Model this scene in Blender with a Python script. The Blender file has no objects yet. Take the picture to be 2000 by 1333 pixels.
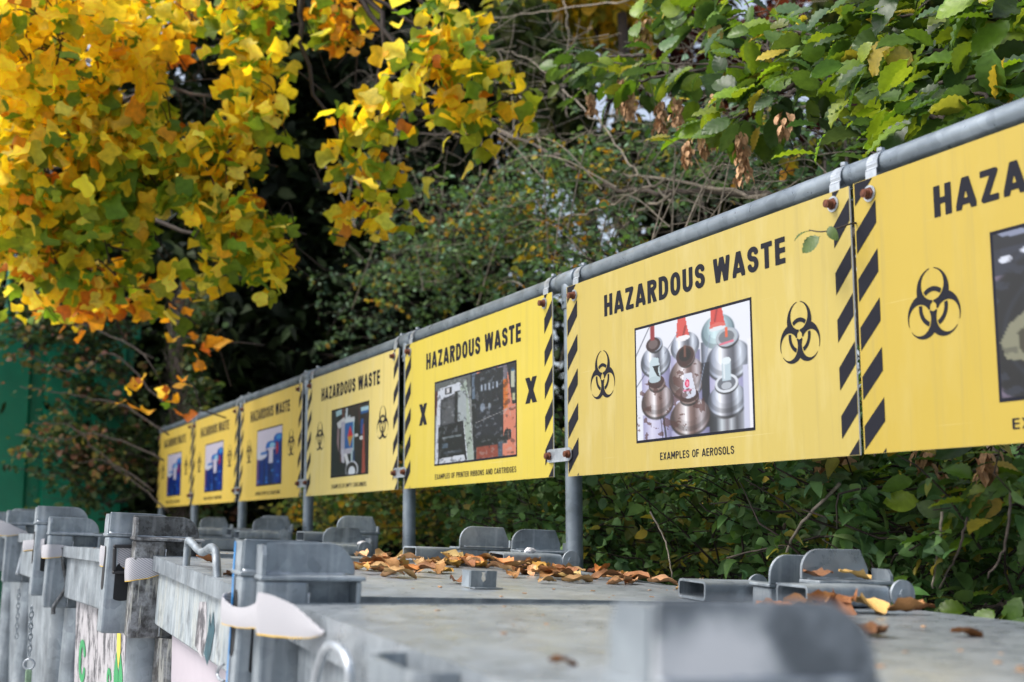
import bpy, bmesh, math, random
import numpy as np
from mathutils import Vector, Matrix
random.seed(7)
RNG = np.random.default_rng(11)
SC = bpy.context.scene
COL = SC.collection
R = math.radians

# ------------------------------------------------------------------ camera, world, sun, exposure
FPX = 2450.0                                   # focal length in pixels of a 2000 px wide frame
CAM = np.array([4.3998, -1.6682, -0.1322])
YAW, PITCH, ROLL = 0.44798, 0.14527, -0.00366
_f = np.array([-math.cos(YAW)*math.cos(PITCH), math.sin(YAW)*math.cos(PITCH), math.sin(PITCH)])
_r = np.cross(_f, [0, 0, 1]); _r /= np.linalg.norm(_r)
_u = np.cross(_r, _f)
RT = _r*math.cos(ROLL)+_u*math.sin(ROLL)
UP = -_r*math.sin(ROLL)+_u*math.cos(ROLL)
FW = _f
cam_data = bpy.data.cameras.new('camera')
cam = bpy.data.objects.new('camera', cam_data)
COL.objects.link(cam)
m = Matrix.Identity(4)
for i in range(3):
    m[i][0] = RT[i]; m[i][1] = UP[i]; m[i][2] = -FW[i]; m[i][3] = CAM[i]
cam.matrix_world = m
cam_data.sensor_width = 36
cam_data.lens = FPX/2000*36
cam_data.clip_start = 0.05
cam_data.clip_end = 300
cam_data.dof.use_dof = True
cam_data.dof.focus_distance = 3.1
cam_data.dof.aperture_fstop = 3.3
cam_data.dof.aperture_blades = 9
SC.camera = cam

SUN_DIR = Vector((-0.25, -0.75, 1.0)).normalized()      # towards the sun, behind thin cloud
w = bpy.data.worlds.new('World'); SC.world = w; w.use_nodes = True
nt = w.node_tree; nt.nodes.clear()
sky = nt.nodes.new('ShaderNodeTexSky'); sky.sky_type = 'NISHITA'; sky.sun_disc = False
sky.sun_elevation = math.asin(SUN_DIR.z)
sky.sun_rotation = math.atan2(SUN_DIR.x, SUN_DIR.y)
sky.air_density = 1.0; sky.dust_density = 4.0; sky.ozone_density = 1.0
hs = nt.nodes.new('ShaderNodeHueSaturation'); hs.inputs['Saturation'].default_value = 0.62
bg = nt.nodes.new('ShaderNodeBackground'); bg.inputs['Strength'].default_value = 0.15
wo = nt.nodes.new('ShaderNodeOutputWorld')
nt.links.new(sky.outputs[0], hs.inputs['Color']); nt.links.new(hs.outputs[0], bg.inputs[0]); nt.links.new(bg.outputs[0], wo.inputs[0])
sd = bpy.data.lights.new('sun', 'SUN'); sd.energy = 1.5; sd.angle = R(22); sd.color = (1.0, 0.965, 0.91)
sun = bpy.data.objects.new('sun', sd); COL.objects.link(sun)
sun.rotation_euler = SUN_DIR.to_track_quat('Z', 'Y').to_euler()
SC.view_settings.view_transform = 'Standard'; SC.view_settings.look = 'None'
SC.view_settings.exposure = 0.80; SC.view_settings.gamma = 1.0
SC.view_settings.use_curve_mapping = False
SC.render.engine = 'CYCLES'
SC.cycles.max_bounces = 6; SC.cycles.transparent_max_bounces = 8
SC.cycles.use_denoising = True

# ------------------------------------------------------------------ small helpers
def ray(px, py):
    return FW + RT*(px-1000)/FPX - UP*(py-666.5)/FPX
def at_depth(px, py, d):
    return CAM + ray(px, py)*d
def at_y(px, py, Y):
    v = ray(px, py); return CAM + v*((Y-CAM[1])/v[1])
def at_x(px, py, X):
    v = ray(px, py); return CAM + v*((X-CAM[0])/v[0])

def tag(o, label=None, cat=None, group=None, kind=None):
    if label: o['label'] = label
    if cat: o['category'] = cat
    if group: o['group'] = group
    if kind: o['kind'] = kind
    return o
def thing(name, label, cat, loc=(0, 0, 0), group=None):
    o = bpy.data.objects.new(name, None); COL.objects.link(o)
    o.empty_display_size = 0.1
    o.location = loc
    return tag(o, label, cat, group)
def link(name, me, mat=None, parent=None):
    o = bpy.data.objects.new(name, me); COL.objects.link(o)
    if mat is not None and not me.materials: me.materials.append(mat)
    if parent is not None: o.parent = parent
    return o
def bm_obj(name, bm, mat=None, parent=None, smooth=False):
    me = bpy.data.meshes.new(name)
    bm.normal_update(); bm.to_mesh(me); bm.free()
    if smooth:
        me.polygons.foreach_set('use_smooth', [True]*len(me.polygons))
    return link(name, me, mat, parent)
def auto_smooth(o, ang=35):
    me = o.data
    me.polygons.foreach_set('use_smooth', [True]*len(me.polygons))
    bm = bmesh.new(); bm.from_mesh(me)
    for e in bm.edges:
        if len(e.link_faces) == 2 and e.calc_face_angle(0) > R(ang): e.smooth = False
    bm.to_mesh(me); bm.free()
def box(bm, a, b, mtx=None):
    x0, y0, z0 = a; x1, y1, z1 = b
    vs = [bm.verts.new(p) for p in ((x0,y0,z0),(x1,y0,z0),(x1,y1,z0),(x0,y1,z0),(x0,y0,z1),(x1,y0,z1),(x1,y1,z1),(x0,y1,z1))]
    if mtx is not None:
        for v in vs: v.co = mtx @ v.co
    for f in ((3,2,1,0),(4,5,6,7),(0,1,5,4),(1,2,6,5),(2,3,7,6),(3,0,4,7)):
        bm.faces.new([vs[i] for i in f])
    return vs
def bevel(bm, off, seg=2, ang=40):
    bm.normal_update()
    es = [e for e in bm.edges if len(e.link_faces) == 2 and e.calc_face_angle(0) > R(ang)]
    if es: bmesh.ops.bevel(bm, geom=es, offset=off, segments=seg, affect='EDGES', profile=0.5, clamp_overlap=True)
def prism(bm, pts, axis, a, b):
    """extrude a 2D outline (list of (p,q)) along axis 0/1/2 from a to b"""
    def mk(p, q, t):
        return {0: (t, p, q), 1: (p, t, q), 2: (p, q, t)}[axis]
    lo = [bm.verts.new(mk(p, q, a)) for p, q in pts]
    hi = [bm.verts.new(mk(p, q, b)) for p, q in pts]
    n = len(pts)
    f1 = bm.faces.new(lo[::-1]); f2 = bm.faces.new(hi)
    fs = [f1, f2]
    for i in range(n):
        fs.append(bm.faces.new((lo[i], lo[(i+1) % n], hi[(i+1) % n], hi[i])))
    bmesh.ops.recalc_face_normals(bm, faces=fs)
def tube_arrays(pts, rad, seg=8, closed=False):
    pts = np.asarray(pts, float); n = len(pts)
    rad = np.broadcast_to(np.asarray(rad, float), (n,)).copy()
    t = np.gradient(pts, axis=0); t /= np.linalg.norm(t, axis=1)[:, None]+1e-12
    ref = np.array([0, 0, 1.0]) if abs(t[0][2]) < .9 else np.array([1.0, 0, 0])
    verts = []; prev = np.cross(t[0], ref); prev /= np.linalg.norm(prev)
    for i in range(n):
        a = prev - t[i]*(prev@t[i]); a /= np.linalg.norm(a)+1e-12; prev = a
        b = np.cross(t[i], a)
        ph = np.arange(seg)*2*math.pi/seg
        verts.append(pts[i]+rad[i]*(np.cos(ph)[:, None]*a+np.sin(ph)[:, None]*b))
    V = np.concatenate(verts)
    F = []
    for i in range(n-1):
        for k in range(seg):
            k2 = (k+1) % seg
            F.append((i*seg+k, i*seg+k2, (i+1)*seg+k2, (i+1)*seg+k))
    if closed is False:
        F.append(tuple(range(seg))[::-1]); F.append(tuple((n-1)*seg+k for k in range(seg)))
    return V, F
def add_tube(bm, pts, rad, seg=8):
    V, F = tube_arrays(pts, rad, seg)
    vs = [bm.verts.new(v) for v in V]
    for f in F:
        try: bm.faces.new([vs[i] for i in f])
        except ValueError: pass
def cyl(bm, p, q, r, seg=16):
    add_tube(bm, [p, q], r, seg)
def smooth_line(pts, n=6):
    """Catmull-Rom through points"""
    P = np.asarray(pts, float); P = np.vstack([2*P[0]-P[1], P, 2*P[-1]-P[-2]])
    out = []
    for i in range(1, len(P)-2):
        for k in range(n):
            t = k/n
            out.append(.5*((2*P[i])+(-P[i-1]+P[i+1])*t+(2*P[i-1]-5*P[i]+4*P[i+1]-P[i+2])*t*t+(-P[i-1]+3*P[i]-3*P[i+1]+P[i+2])*t**3))
    out.append(P[-2]); return np.array(out)

# ------------------------------------------------------------------ materials
def new_mat(name):
    mt = bpy.data.materials.new(name); mt.use_nodes = True
    nt = mt.node_tree; nt.nodes.clear()
    out = nt.nodes.new('ShaderNodeOutputMaterial'); p = nt.nodes.new('ShaderNodeBsdfPrincipled')
    nt.links.new(p.outputs[0], out.inputs[0])
    return mt, nt, p, out
def N(nt, typ, **kw):
    n = nt.nodes.new('ShaderNode'+typ)
    for k, v in kw.items():
        if k in n.inputs.keys(): n.inputs[k].default_value = v
        else: setattr(n, k, v)
    return n
def ramp(nt, fac, stops):
    n = nt.nodes.new('ShaderNodeValToRGB'); el = n.color_ramp.elements
    while len(el) < len(stops): el.new(0.5)
    for e, (p, c) in zip(el, stops):
        e.position = p; e.color = (c[0], c[1], c[2], 1) if len(c) == 3 else c
    nt.links.new(fac, n.inputs[0]); return n
def mixc(nt, fac, a, b, typ='MIX'):
    n = nt.nodes.new('ShaderNodeMix'); n.data_type = 'RGBA'; n.blend_type = typ
    for sock, v in ((n.inputs[0], fac), (n.inputs[6], a), (n.inputs[7], b)):
        if isinstance(v, (int, float)): sock.default_value = v
        elif isinstance(v, tuple): sock.default_value = (v[0], v[1], v[2], 1)
        else: nt.links.new(v, sock)
    return n.outputs[2]
def coords(nt, scale=(1, 1, 1), src='Object'):
    tc = nt.nodes.new('ShaderNodeTexCoord'); mp = nt.nodes.new('ShaderNodeMapping')
    mp.inputs['Scale'].default_value = scale
    nt.links.new(tc.outputs[src], mp.inputs[0]); return mp.outputs[0]
def noise(nt, vec, scale, detail=4, rough=.55):
    n = N(nt, 'TexNoise'); n.inputs['Scale'].default_value = scale
    n.inputs['Detail'].default_value = detail; n.inputs['Roughness'].default_value = rough
    nt.links.new(vec, n.inputs['Vector']); return n.outputs[0]
def bump(nt, p, h, strength=.3, dist=.002):
    b = N(nt, 'Bump'); b.inputs['Strength'].default_value = strength; b.inputs['Distance'].default_value = dist
    nt.links.new(h, b.inputs['Height']); nt.links.new(b.outputs[0], p.inputs['Normal'])

def galvanised(name, base=(.31, .355, .39), dark=(.125, .145, .165), light=(.50, .555, .595), metallic=.55, rough=.5, grime=.5, streak=True, rust=0.0, splat=0.0):
    mt, nt, p, out = new_mat(name)
    v = coords(nt)
    vo = N(nt, 'TexVoronoi'); vo.inputs['Scale'].default_value = 45; nt.links.new(v, vo.inputs['Vector'])
    n1 = noise(nt, v, 7, 6, .6)
    n2 = noise(nt, v, 28, 5, .65)
    c = ramp(nt, n1, [(.3, dark), (.5, base), (.72, light)]).outputs[0]
    sp = ramp(nt, vo.outputs['Color'], [(0, (.70, .72, .74)), (1, (1.16, 1.16, 1.16))]).outputs[0]
    c = mixc(nt, .8, c, sp, 'MULTIPLY')
    g = ramp(nt, n2, [(.42, (0, 0, 0)), (.68, (1, 1, 1))]).outputs[0]
    gm = N(nt, 'Math', operation='MULTIPLY'); nt.links.new(g, gm.inputs[0]); gm.inputs[1].default_value = grime
    c = mixc(nt, gm.outputs[0], c, dark)
    if streak:
        vs = coords(nt, (26, 26, 1.3))
        s = noise(nt, vs, 1.6, 4, .6)
        sr = ramp(nt, s, [(.52, (0, 0, 0)), (.7, (.34, .34, .34))]).outputs[0]
        c = mixc(nt, sr, c, (.62, .66, .69))
        vs2 = coords(nt, (14, 14, .9)); s2 = noise(nt, vs2, 1.3, 4, .6)
        sr2 = ramp(nt, s2, [(.56, (0, 0, 0)), (.74, (.42, .42, .42))]).outputs[0]
        c = mixc(nt, sr2, c, (.09, .10, .11))
    if rust > 0:
        n3 = noise(nt, v, 11, 6, .7)
        rr = ramp(nt, n3, [(.60, (0, 0, 0)), (.68, (rust, rust, rust))]).outputs[0]
        c = mixc(nt, rr, c, (.20, .08, .03))
    if splat > 0:
        n4 = noise(nt, v, 23, 7, .72)
        rr = ramp(nt, n4, [(.50, (0, 0, 0)), (.56, (splat, splat, splat))]).outputs[0]
        c = mixc(nt, rr, c, (.035, .035, .035))
    nt.links.new(c, p.inputs['Base Color'])
    p.inputs['Metallic'].default_value = metallic
    rr = ramp(nt, n2, [(.3, (rough-.12,)*3), (.7, (rough+.16,)*3)]).outputs[0]
    nt.links.new(rr, p.inputs['Roughness'])
    bump(nt, p, n2, .22, .0015)
    return mt
M = {}
M['galv'] = galvanised('galvanised steel')
M['galv_pipe'] = galvanised('galvanised pipe', (.21, .25, .285), (.14, .17, .195), (.31, .36, .40), .5, .36, .3, streak=False)
M['galv_bright'] = galvanised('bright zinc', (.44, .48, .52), (.26, .29, .32), (.58, .62, .66), .6, .38, .25)
M['galv_dark'] = galvanised('dull stained steel', (.15, .16, .165), (.05, .052, .055), (.33, .345, .35), .35, .6, .7, splat=.75)
M['lid'] = galvanised('lid sheet', (.31, .345, .37), (.235, .265, .29), (.39, .425, .45), .35, .36, .3, streak=False)
M['lid_stained'] = galvanised('lid sheet rain stained', (.33, .37, .40), (.25, .28, .31), (.42, .46, .49), .4, .32, .35, streak=False)

def simple(name, col, rough=.6, metallic=0.0, var=.12, scale=14, bumps=0.0, streaky=None):
    mt, nt, p, out = new_mat(name)
    v = coords(nt, streaky or (1, 1, 1))
    n = noise(nt, v, scale, 5, .6)
    lo = tuple(max(0, x*(1-var)) for x in col); hi = tuple(min(1, x*(1+var)) for x in col)
    c = ramp(nt, n, [(.3, lo), (.7, hi)]).outputs[0]
    nt.links.new(c, p.inputs['Base Color']); p.inputs['Roughness'].default_value = rough; p.inputs['Metallic'].default_value = metallic
    if bumps: bump(nt, p, n, bumps, .002)
    return mt
M['black_print'] = simple('charcoal print', (.013, .014, .021), .75, 0, .1)
for _n in M['black_print'].node_tree.nodes:
    if _n.type == 'BSDF_PRINCIPLED': _n.inputs['Specular IOR Level'].default_value = .15
M['edge_white'] = simple('white panel edge', (.62, .62, .60), .5)
M['rust'] = simple('rusty steel', (.135, .045, .022), .85, 0, .5, 90, .5)
M['slot'] = simple('opening shade colour', (.012, .013, .015), .8)  # near-black colour stands in for the shade inside slots and holes
M['black_plastic'] = simple('black buckle', (.02, .02, .022), .4)
M['tape'] = simple('white tape', (.62, .62, .64), .6)
M['bark'] = simple('grey brown bark', (.085, .068, .055), .9, 0, .5, 60, .8)
M['bark_pale'] = simple('pale lichened bark', (.25, .215, .17), .9, 0, .45, 50, .8)
M['bark_dark'] = simple('dark twig bark', (.035, .024, .018), .8, 0, .4, 60, .5)
M['seed'] = simple('papery seed husk', (.46, .27, .14), .8, 0, .45, 60, .3)
M['yellow_edge'] = simple('yellow strap stitching', (.72, .46, .06), .7, 0, .2, 200)
M['green_steel'] = simple('green painted steel', (.004, .20, .105), .38, 0, .18, 3)
M['teal_paint'] = simple('teal paint run', (.02, .075, .10), .5, 0, .3, 30)
M['blue_paint'] = simple('blue paint run', (.02, .20, .50), .5, 0, .3, 30)

def strap_mat():
    mt, nt, p, out = new_mat('white woven webbing')
    v = coords(nt); v.node.inputs['Rotation'].default_value = (.6, .5, .9)
    wv = N(nt, 'TexWave'); wv.wave_type = 'BANDS'; wv.bands_direction = 'DIAGONAL'; wv.inputs['Scale'].default_value = 85
    nt.links.new(v, wv.inputs['Vector'])
    c = ramp(nt, wv.outputs[0], [(0, (.20, .20, .23)), (.45, (.50, .50, .53))]).outputs[0]
    nt.links.new(c, p.inputs['Base Color']); p.inputs['Roughness'].default_value = .8
    bump(nt, p, wv.outputs[0], .35, .001); return mt
M['strap'] = strap_mat()

def drip_mat():
    """thick dried paint runs down a steel band"""
    mt, nt, p, out = new_mat('paint dripped steel')
    v = coords(nt, (1, 1, .05)); v2 = coords(nt, (1, 1, .16)); v3 = coords(nt)
    a = noise(nt, v, 60, 5, .7); b = noise(nt, v2, 34, 5, .7); g = noise(nt, v3, 16, 5, .6)
    c = ramp(nt, a, [(.34, (.10, .11, .12)), (.44, (.36, .41, .44)), (.50, (.80, .82, .82)), (.55, (.22, .25, .27)), (.64, (.78, .78, .72)), (.70, (.34, .38, .40))]).outputs[0]
    d = ramp(nt, b, [(.40, (.25, .29, .31)), (.52, (.64, .70, .70)), (.60, (.70, .66, .52)), (.66, (.36, .42, .46))]).outputs[0]
    c = mixc(nt, .5, c, d)
    k = ramp(nt, b, [(.64, (0, 0, 0)), (.68, (1, 1, 1))]).outputs[0]
    c = mixc(nt, k, c, (.06, .13, .16))
    k2 = ramp(nt, g, [(.55, (0, 0, 0)), (.66, (.7, .7, .7))]).outputs[0]
    c = mixc(nt, k2, c, (.16, .17, .175)); c = mixc(nt, 1.0, c, (.62, .66, .70), 'MULTIPLY')
    nt.links.new(c, p.inputs['Base Color']); p.inputs['Roughness'].default_value = .5
    bump(nt, p, a, .8, .004); return mt
M['drips'] = drip_mat()

def board_mat(name, col, fade):
    mt, nt, p, out = new_mat(name)
    v = coords(nt, (1, 1, 1)); v2 = coords(nt, (3, 3, .7))
    n = noise(nt, v, 2.2, 4, .5); n2 = noise(nt, v2, 4.5, 6, .65); n3 = noise(nt, v, 60, 3, .6)
    lo = tuple(x*.93 for x in col)
    c = ramp(nt, n, [(.3, lo), (.7, col)]).outputs[0]
    k = ramp(nt, n2, [(.50, (0, 0, 0)), (.8, (fade, fade, fade))]).outputs[0]
    c = mixc(nt, k, c, (.58, .52, .29))
    k3 = ramp(nt, n3, [(.70, (0, 0, 0)), (.78, (.28, .28, .28))]).outputs[0]
    c = mixc(nt, k3, c, (.30, .25, .10))
    vst = coords(nt, (22, 1, .8)); ns = noise(nt, vst, 2.0, 5, .7)
    ks = ramp(nt, ns, [(.52, (0, 0, 0)), (.76, (.36, .36, .36))]).outputs[0]
    c = mixc(nt, ks, c, (.26, .22, .085))
    vsc = coords(nt, (.6, 1, 70)); nsc = noise(nt, vsc, 3.0, 3, .6)
    kc = ramp(nt, nsc, [(.70, (0, 0, 0)), (.74, (.22, .22, .22))]).outputs[0]
    c = mixc(nt, kc, c, (.72, .66, .42))
    nt.links.new(c, p.inputs['Base Color']); p.inputs['Roughness'].default_value = .42
    p.inputs['Specular IOR Level'].default_value = .4
    bump(nt, p, n, .05, .003)
    return mt

def leaf_mat(name, transl=.35, rough=.5, spec=.4, vein=0.0):
    mt, nt, p, out = new_mat(name)
    at = N(nt, 'Attribute'); at.attribute_name = 'tint'
    v = coords(nt); n = noise(nt, v, 45, 4, .6)
    k = ramp(nt, n, [(.3, (.72, .74, .72)), (.7, (1.15, 1.12, 1.1))]).outputs[0]
    c = mixc(nt, 1.0, at.outputs['Color'], k, 'MULTIPLY')
    nt.links.new(c, p.inputs['Base Color']); p.inputs['Roughness'].default_value = rough
    p.inputs['Specular IOR Level'].default_value = spec
    tr = N(nt, 'BsdfTranslucent'); tc = mixc(nt, 1.0, c, (1.5, 1.4, .7), 'MULTIPLY'); nt.links.new(tc, tr.inputs[0])
    mx = N(nt, 'MixShader'); mx.inputs[0].default_value = transl
    nt.links.new(p.outputs[0], mx.inputs[1]); nt.links.new(tr.outputs[0], mx.inputs[2]); nt.links.new(mx.outputs[0], out.inputs[0])
    return mt
M['leaf_soft'] = leaf_mat('autumn leaf', .5, .6, .25)
M['leaf_green'] = leaf_mat('glossy green leaf', .38, .42, .5)
M['leaf_small'] = leaf_mat('small shrub leaf', .32, .55, .2)
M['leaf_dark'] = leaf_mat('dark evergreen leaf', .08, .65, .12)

def dry_leaf_mat():
    mt, nt, p, out = new_mat('dry fallen leaf')
    at = N(nt, 'Attribute'); at.attribute_name = 'tint'
    v = coords(nt); n = noise(nt, v, 70, 6, .7)
    k = ramp(nt, n, [(.3, (.5, .42, .36)), (.55, (1, 1, 1)), (.75, (1.4, 1.35, 1.25))]).outputs[0]
    c = mixc(nt, 1.0, at.outputs['Color'], k, 'MULTIPLY')
    nt.links.new(c, p.inputs['Base Color']); p.inputs['Roughness'].default_value = .65
    bump(nt, p, n, .5, .002); return mt
M['leaf_dry'] = dry_leaf_mat()

def vcol_mat(name):
    mt, nt, p, out = new_mat(name)
    at = N(nt, 'Attribute'); at.attribute_name = 'tint'
    nt.links.new(at.outputs['Color'], p.inputs['Base Color']); p.inputs['Roughness'].default_value = .35
    return mt
M['print'] = vcol_mat('printed picture')

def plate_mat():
    """foreground guide plate: dull grey, blending paler towards a soft noisy centre"""
    mt, nt, p, out = new_mat('pale centred plate')
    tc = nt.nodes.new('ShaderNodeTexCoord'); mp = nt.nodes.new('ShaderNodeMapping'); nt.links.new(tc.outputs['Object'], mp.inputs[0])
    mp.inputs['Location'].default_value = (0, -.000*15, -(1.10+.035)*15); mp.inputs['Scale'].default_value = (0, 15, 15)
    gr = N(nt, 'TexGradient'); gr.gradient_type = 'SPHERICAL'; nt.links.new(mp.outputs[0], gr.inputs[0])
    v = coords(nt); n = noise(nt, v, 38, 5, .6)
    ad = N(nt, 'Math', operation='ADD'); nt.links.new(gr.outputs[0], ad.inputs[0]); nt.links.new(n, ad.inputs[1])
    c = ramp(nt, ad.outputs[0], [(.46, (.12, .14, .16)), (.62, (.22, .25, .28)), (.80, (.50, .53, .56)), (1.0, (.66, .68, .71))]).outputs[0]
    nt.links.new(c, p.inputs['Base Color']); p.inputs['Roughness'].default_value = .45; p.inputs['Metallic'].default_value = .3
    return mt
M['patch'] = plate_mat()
# ------------------------------------------------------------------ ground and backdrop terrain
def ground_z(x): return -1.36 - (0.045*min(max(x, -3), 4.5) - 0.0)*0.62
def make_ground():
    me = bpy.data.meshes.new('ground')
    xs = [-90, -12, -3, 4.5, 12, 90]; ys = [-90, -3, 3.2, 90]
    V = [(x, y, ground_z(x)) for y in ys for x in xs]; nx = len(xs)
    F = [(j*nx+i, j*nx+i+1, (j+1)*nx+i+1, (j+1)*nx+i) for j in range(len(ys)-1) for i in range(nx-1)]
    me.from_pydata(V, [], F)
    mt, nt, p, out = new_mat('pale concrete yard')
    v = coords(nt); n = noise(nt, v, .7, 6, .6); n2 = noise(nt, v, 40, 4, .6)
    c = ramp(nt, n, [(.3, (.36, .36, .35)), (.7, (.50, .50, .49))]).outputs[0]
    c2 = ramp(nt, n2, [(.3, (.8, .8, .8)), (.7, (1.1, 1.1, 1.1))]).outputs[0]
    nt.links.new(mixc(nt, 1, c, c2, 'MULTIPLY'), p.inputs['Base Color']); p.inputs['Roughness'].default_value = .85
    bump(nt, p, n2, .3, .003)
    tag(link('ground', me, mt), kind='structure')
make_ground()

def make_bank():
    """wooded earth bank rising behind the signs"""
    nx, ny = 130, 40
    X = np.linspace(-32, 22, nx); Yv = np.linspace(1.8, 20, ny)
    gx, gy = np.meshgrid(X, Yv)
    prof = np.interp(gy, [1.8, 2.6, 4.5, 7, 10, 14, 20], [-1.5, -1.2, -.5, .5, 1.5, 2.0, 1.6])
    z = prof + .12*np.sin(gx*1.9+gy)+.1*np.sin(gx*.7-gy*1.4)+RNG.normal(0, .05, gx.shape)
    V = np.stack([gx, gy, z], -1).reshape(-1, 3)
    F = [(j*nx+i, j*nx+i+1, (j+1)*nx+i+1, (j+1)*nx+i) for j in range(ny-1) for i in range(nx-1)]
    me = bpy.data.meshes.new('hillside'); me.from_pydata(V.tolist(), [], F)
    mt, nt, p, out = new_mat('leaf mould and ivy')
    v = coords(nt); n = noise(nt, v, 5, 8, .75)
    c = ramp(nt, n, [(.35, (.012, .010, .007)), (.55, (.022, .030, .012)), (.72, (.045, .060, .020))]).outputs[0]
    nt.links.new(c, p.inputs['Base Color']); p.inputs['Roughness'].default_value = .95
    bump(nt, p, n, .9, .08)
    tag(link('hillside', me, mt), kind='structure')
make_bank()
# ------------------------------------------------------------------ sign frame: rail and posts
BOARD_W, BOARD_H = 1.2, 0.538
RAIL_Z, RAIL_Y, RAIL_R = 0.566, 0.034, 0.0242
BX = [-5.105, -3.857, -2.572, -1.273, 0.0, 1.289, 2.501]
POST_X = [-5.10, -3.92, -2.63, -1.35, -0.035, 1.258]
def pipe_fitting(x, parent):
    bm = bmesh.new()
    cyl(bm, (x-.052, RAIL_Y, RAIL_Z), (x+.052, RAIL_Y, RAIL_Z), .0305, 24)
    cyl(bm, (x, RAIL_Y, RAIL_Z-.085), (x, RAIL_Y, RAIL_Z-.012), .0300, 24)
    bevel(bm, .003, 2, 50)
    cyl(bm, (x, RAIL_Y-.034, RAIL_Z-.066), (x, RAIL_Y-.028, RAIL_Z-.066), .005, 10)
    o = bm_obj('pipe_fitting', bm, M['galv_pipe'], parent); auto_smooth(o); return o
frame = thing('sign_frame', 'long galvanised pipe rail on round posts carrying the row of yellow signs', 'pipe frame', (BX[0], RAIL_Y, ground_z(-5)))
inv = Matrix.Translation(-Vector(frame.location))
def under(o, parent):
    """keep world geometry while parenting to a translated empty"""
    o.parent = parent; o.matrix_parent_inverse = Matrix.Translation(-Vector(parent.location)); return o
bm = bmesh.new(); cyl(bm, (BX[0]-.06, RAIL_Y, RAIL_Z), (5.2, RAIL_Y, RAIL_Z+.004), RAIL_R, 28)
o = bm_obj('rail', bm, M['galv_pipe']); auto_smooth(o); under(o, frame)
for x in POST_X + [5.05]:
    bm = bmesh.new(); cyl(bm, (x, RAIL_Y, ground_z(x)-.02), (x, RAIL_Y, RAIL_Z-.03), .0242, 24)
    o = bm_obj('post', bm, M['galv_pipe']); auto_smooth(o); under(o, frame)
    o = pipe_fitting(x, None); under(o, frame)
bm = bmesh.new(); cyl(bm, (BX[0]-.075, RAIL_Y, RAIL_Z), (BX[0]-.058, RAIL_Y, RAIL_Z), .027, 20)
under(bm_obj('end_cap', bm, M['galv_pipe']), frame)

# ------------------------------------------------------------------ lettering, symbols, stripes
def implicit_mesh(fn, x0, x1, y0, y1, n, name):
    """fill the region fn<0 with flat polygons (marching squares)"""
    xs = np.linspace(x0, x1, n); ys = np.linspace(y0, y1, n)
    gx, gy = np.meshgrid(xs, ys); Fv = fn(gx, gy)
    V = []; idx = {}; Fc = []
    def vid(key, p):
        if key not in idx: idx[key] = len(V); V.append((p[0], 0.0, p[1]))
        return idx[key]
    for j in range(n-1):
        for i in range(n-1):
            cs = [(i, j), (i+1, j), (i+1, j+1), (i, j+1)]
            vals = [Fv[b, a] for a, b in cs]
            if all(v >= 0 for v in vals): continue
            poly = []
            for k in range(4):
                a, b = cs[k], cs[(k+1) % 4]; va, vb = vals[k], vals[(k+1) % 4]
                if va < 0: poly.append(vid(a, (xs[a[0]], ys[a[1]])))
                if (va < 0) != (vb < 0):
                    t = va/(va-vb); key = (min(a, b), max(a, b))
                    poly.append(vid(key, (xs[a[0]]+(xs[b[0]]-xs[a[0]])*t, ys[a[1]]+(ys[b[1]]-ys[a[1]])*t)))
            if len(poly) >= 3: Fc.append(poly)
    me = bpy.data.meshes.new(name); me.from_pydata(V, [], Fc); return me
def arc(cx, cy, rx, ry, a0, a1, n=9):
    return [(cx+rx*math.cos(R(a)), cy+ry*math.sin(R(a))) for a in np.linspace(a0, a1, n)]
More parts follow.
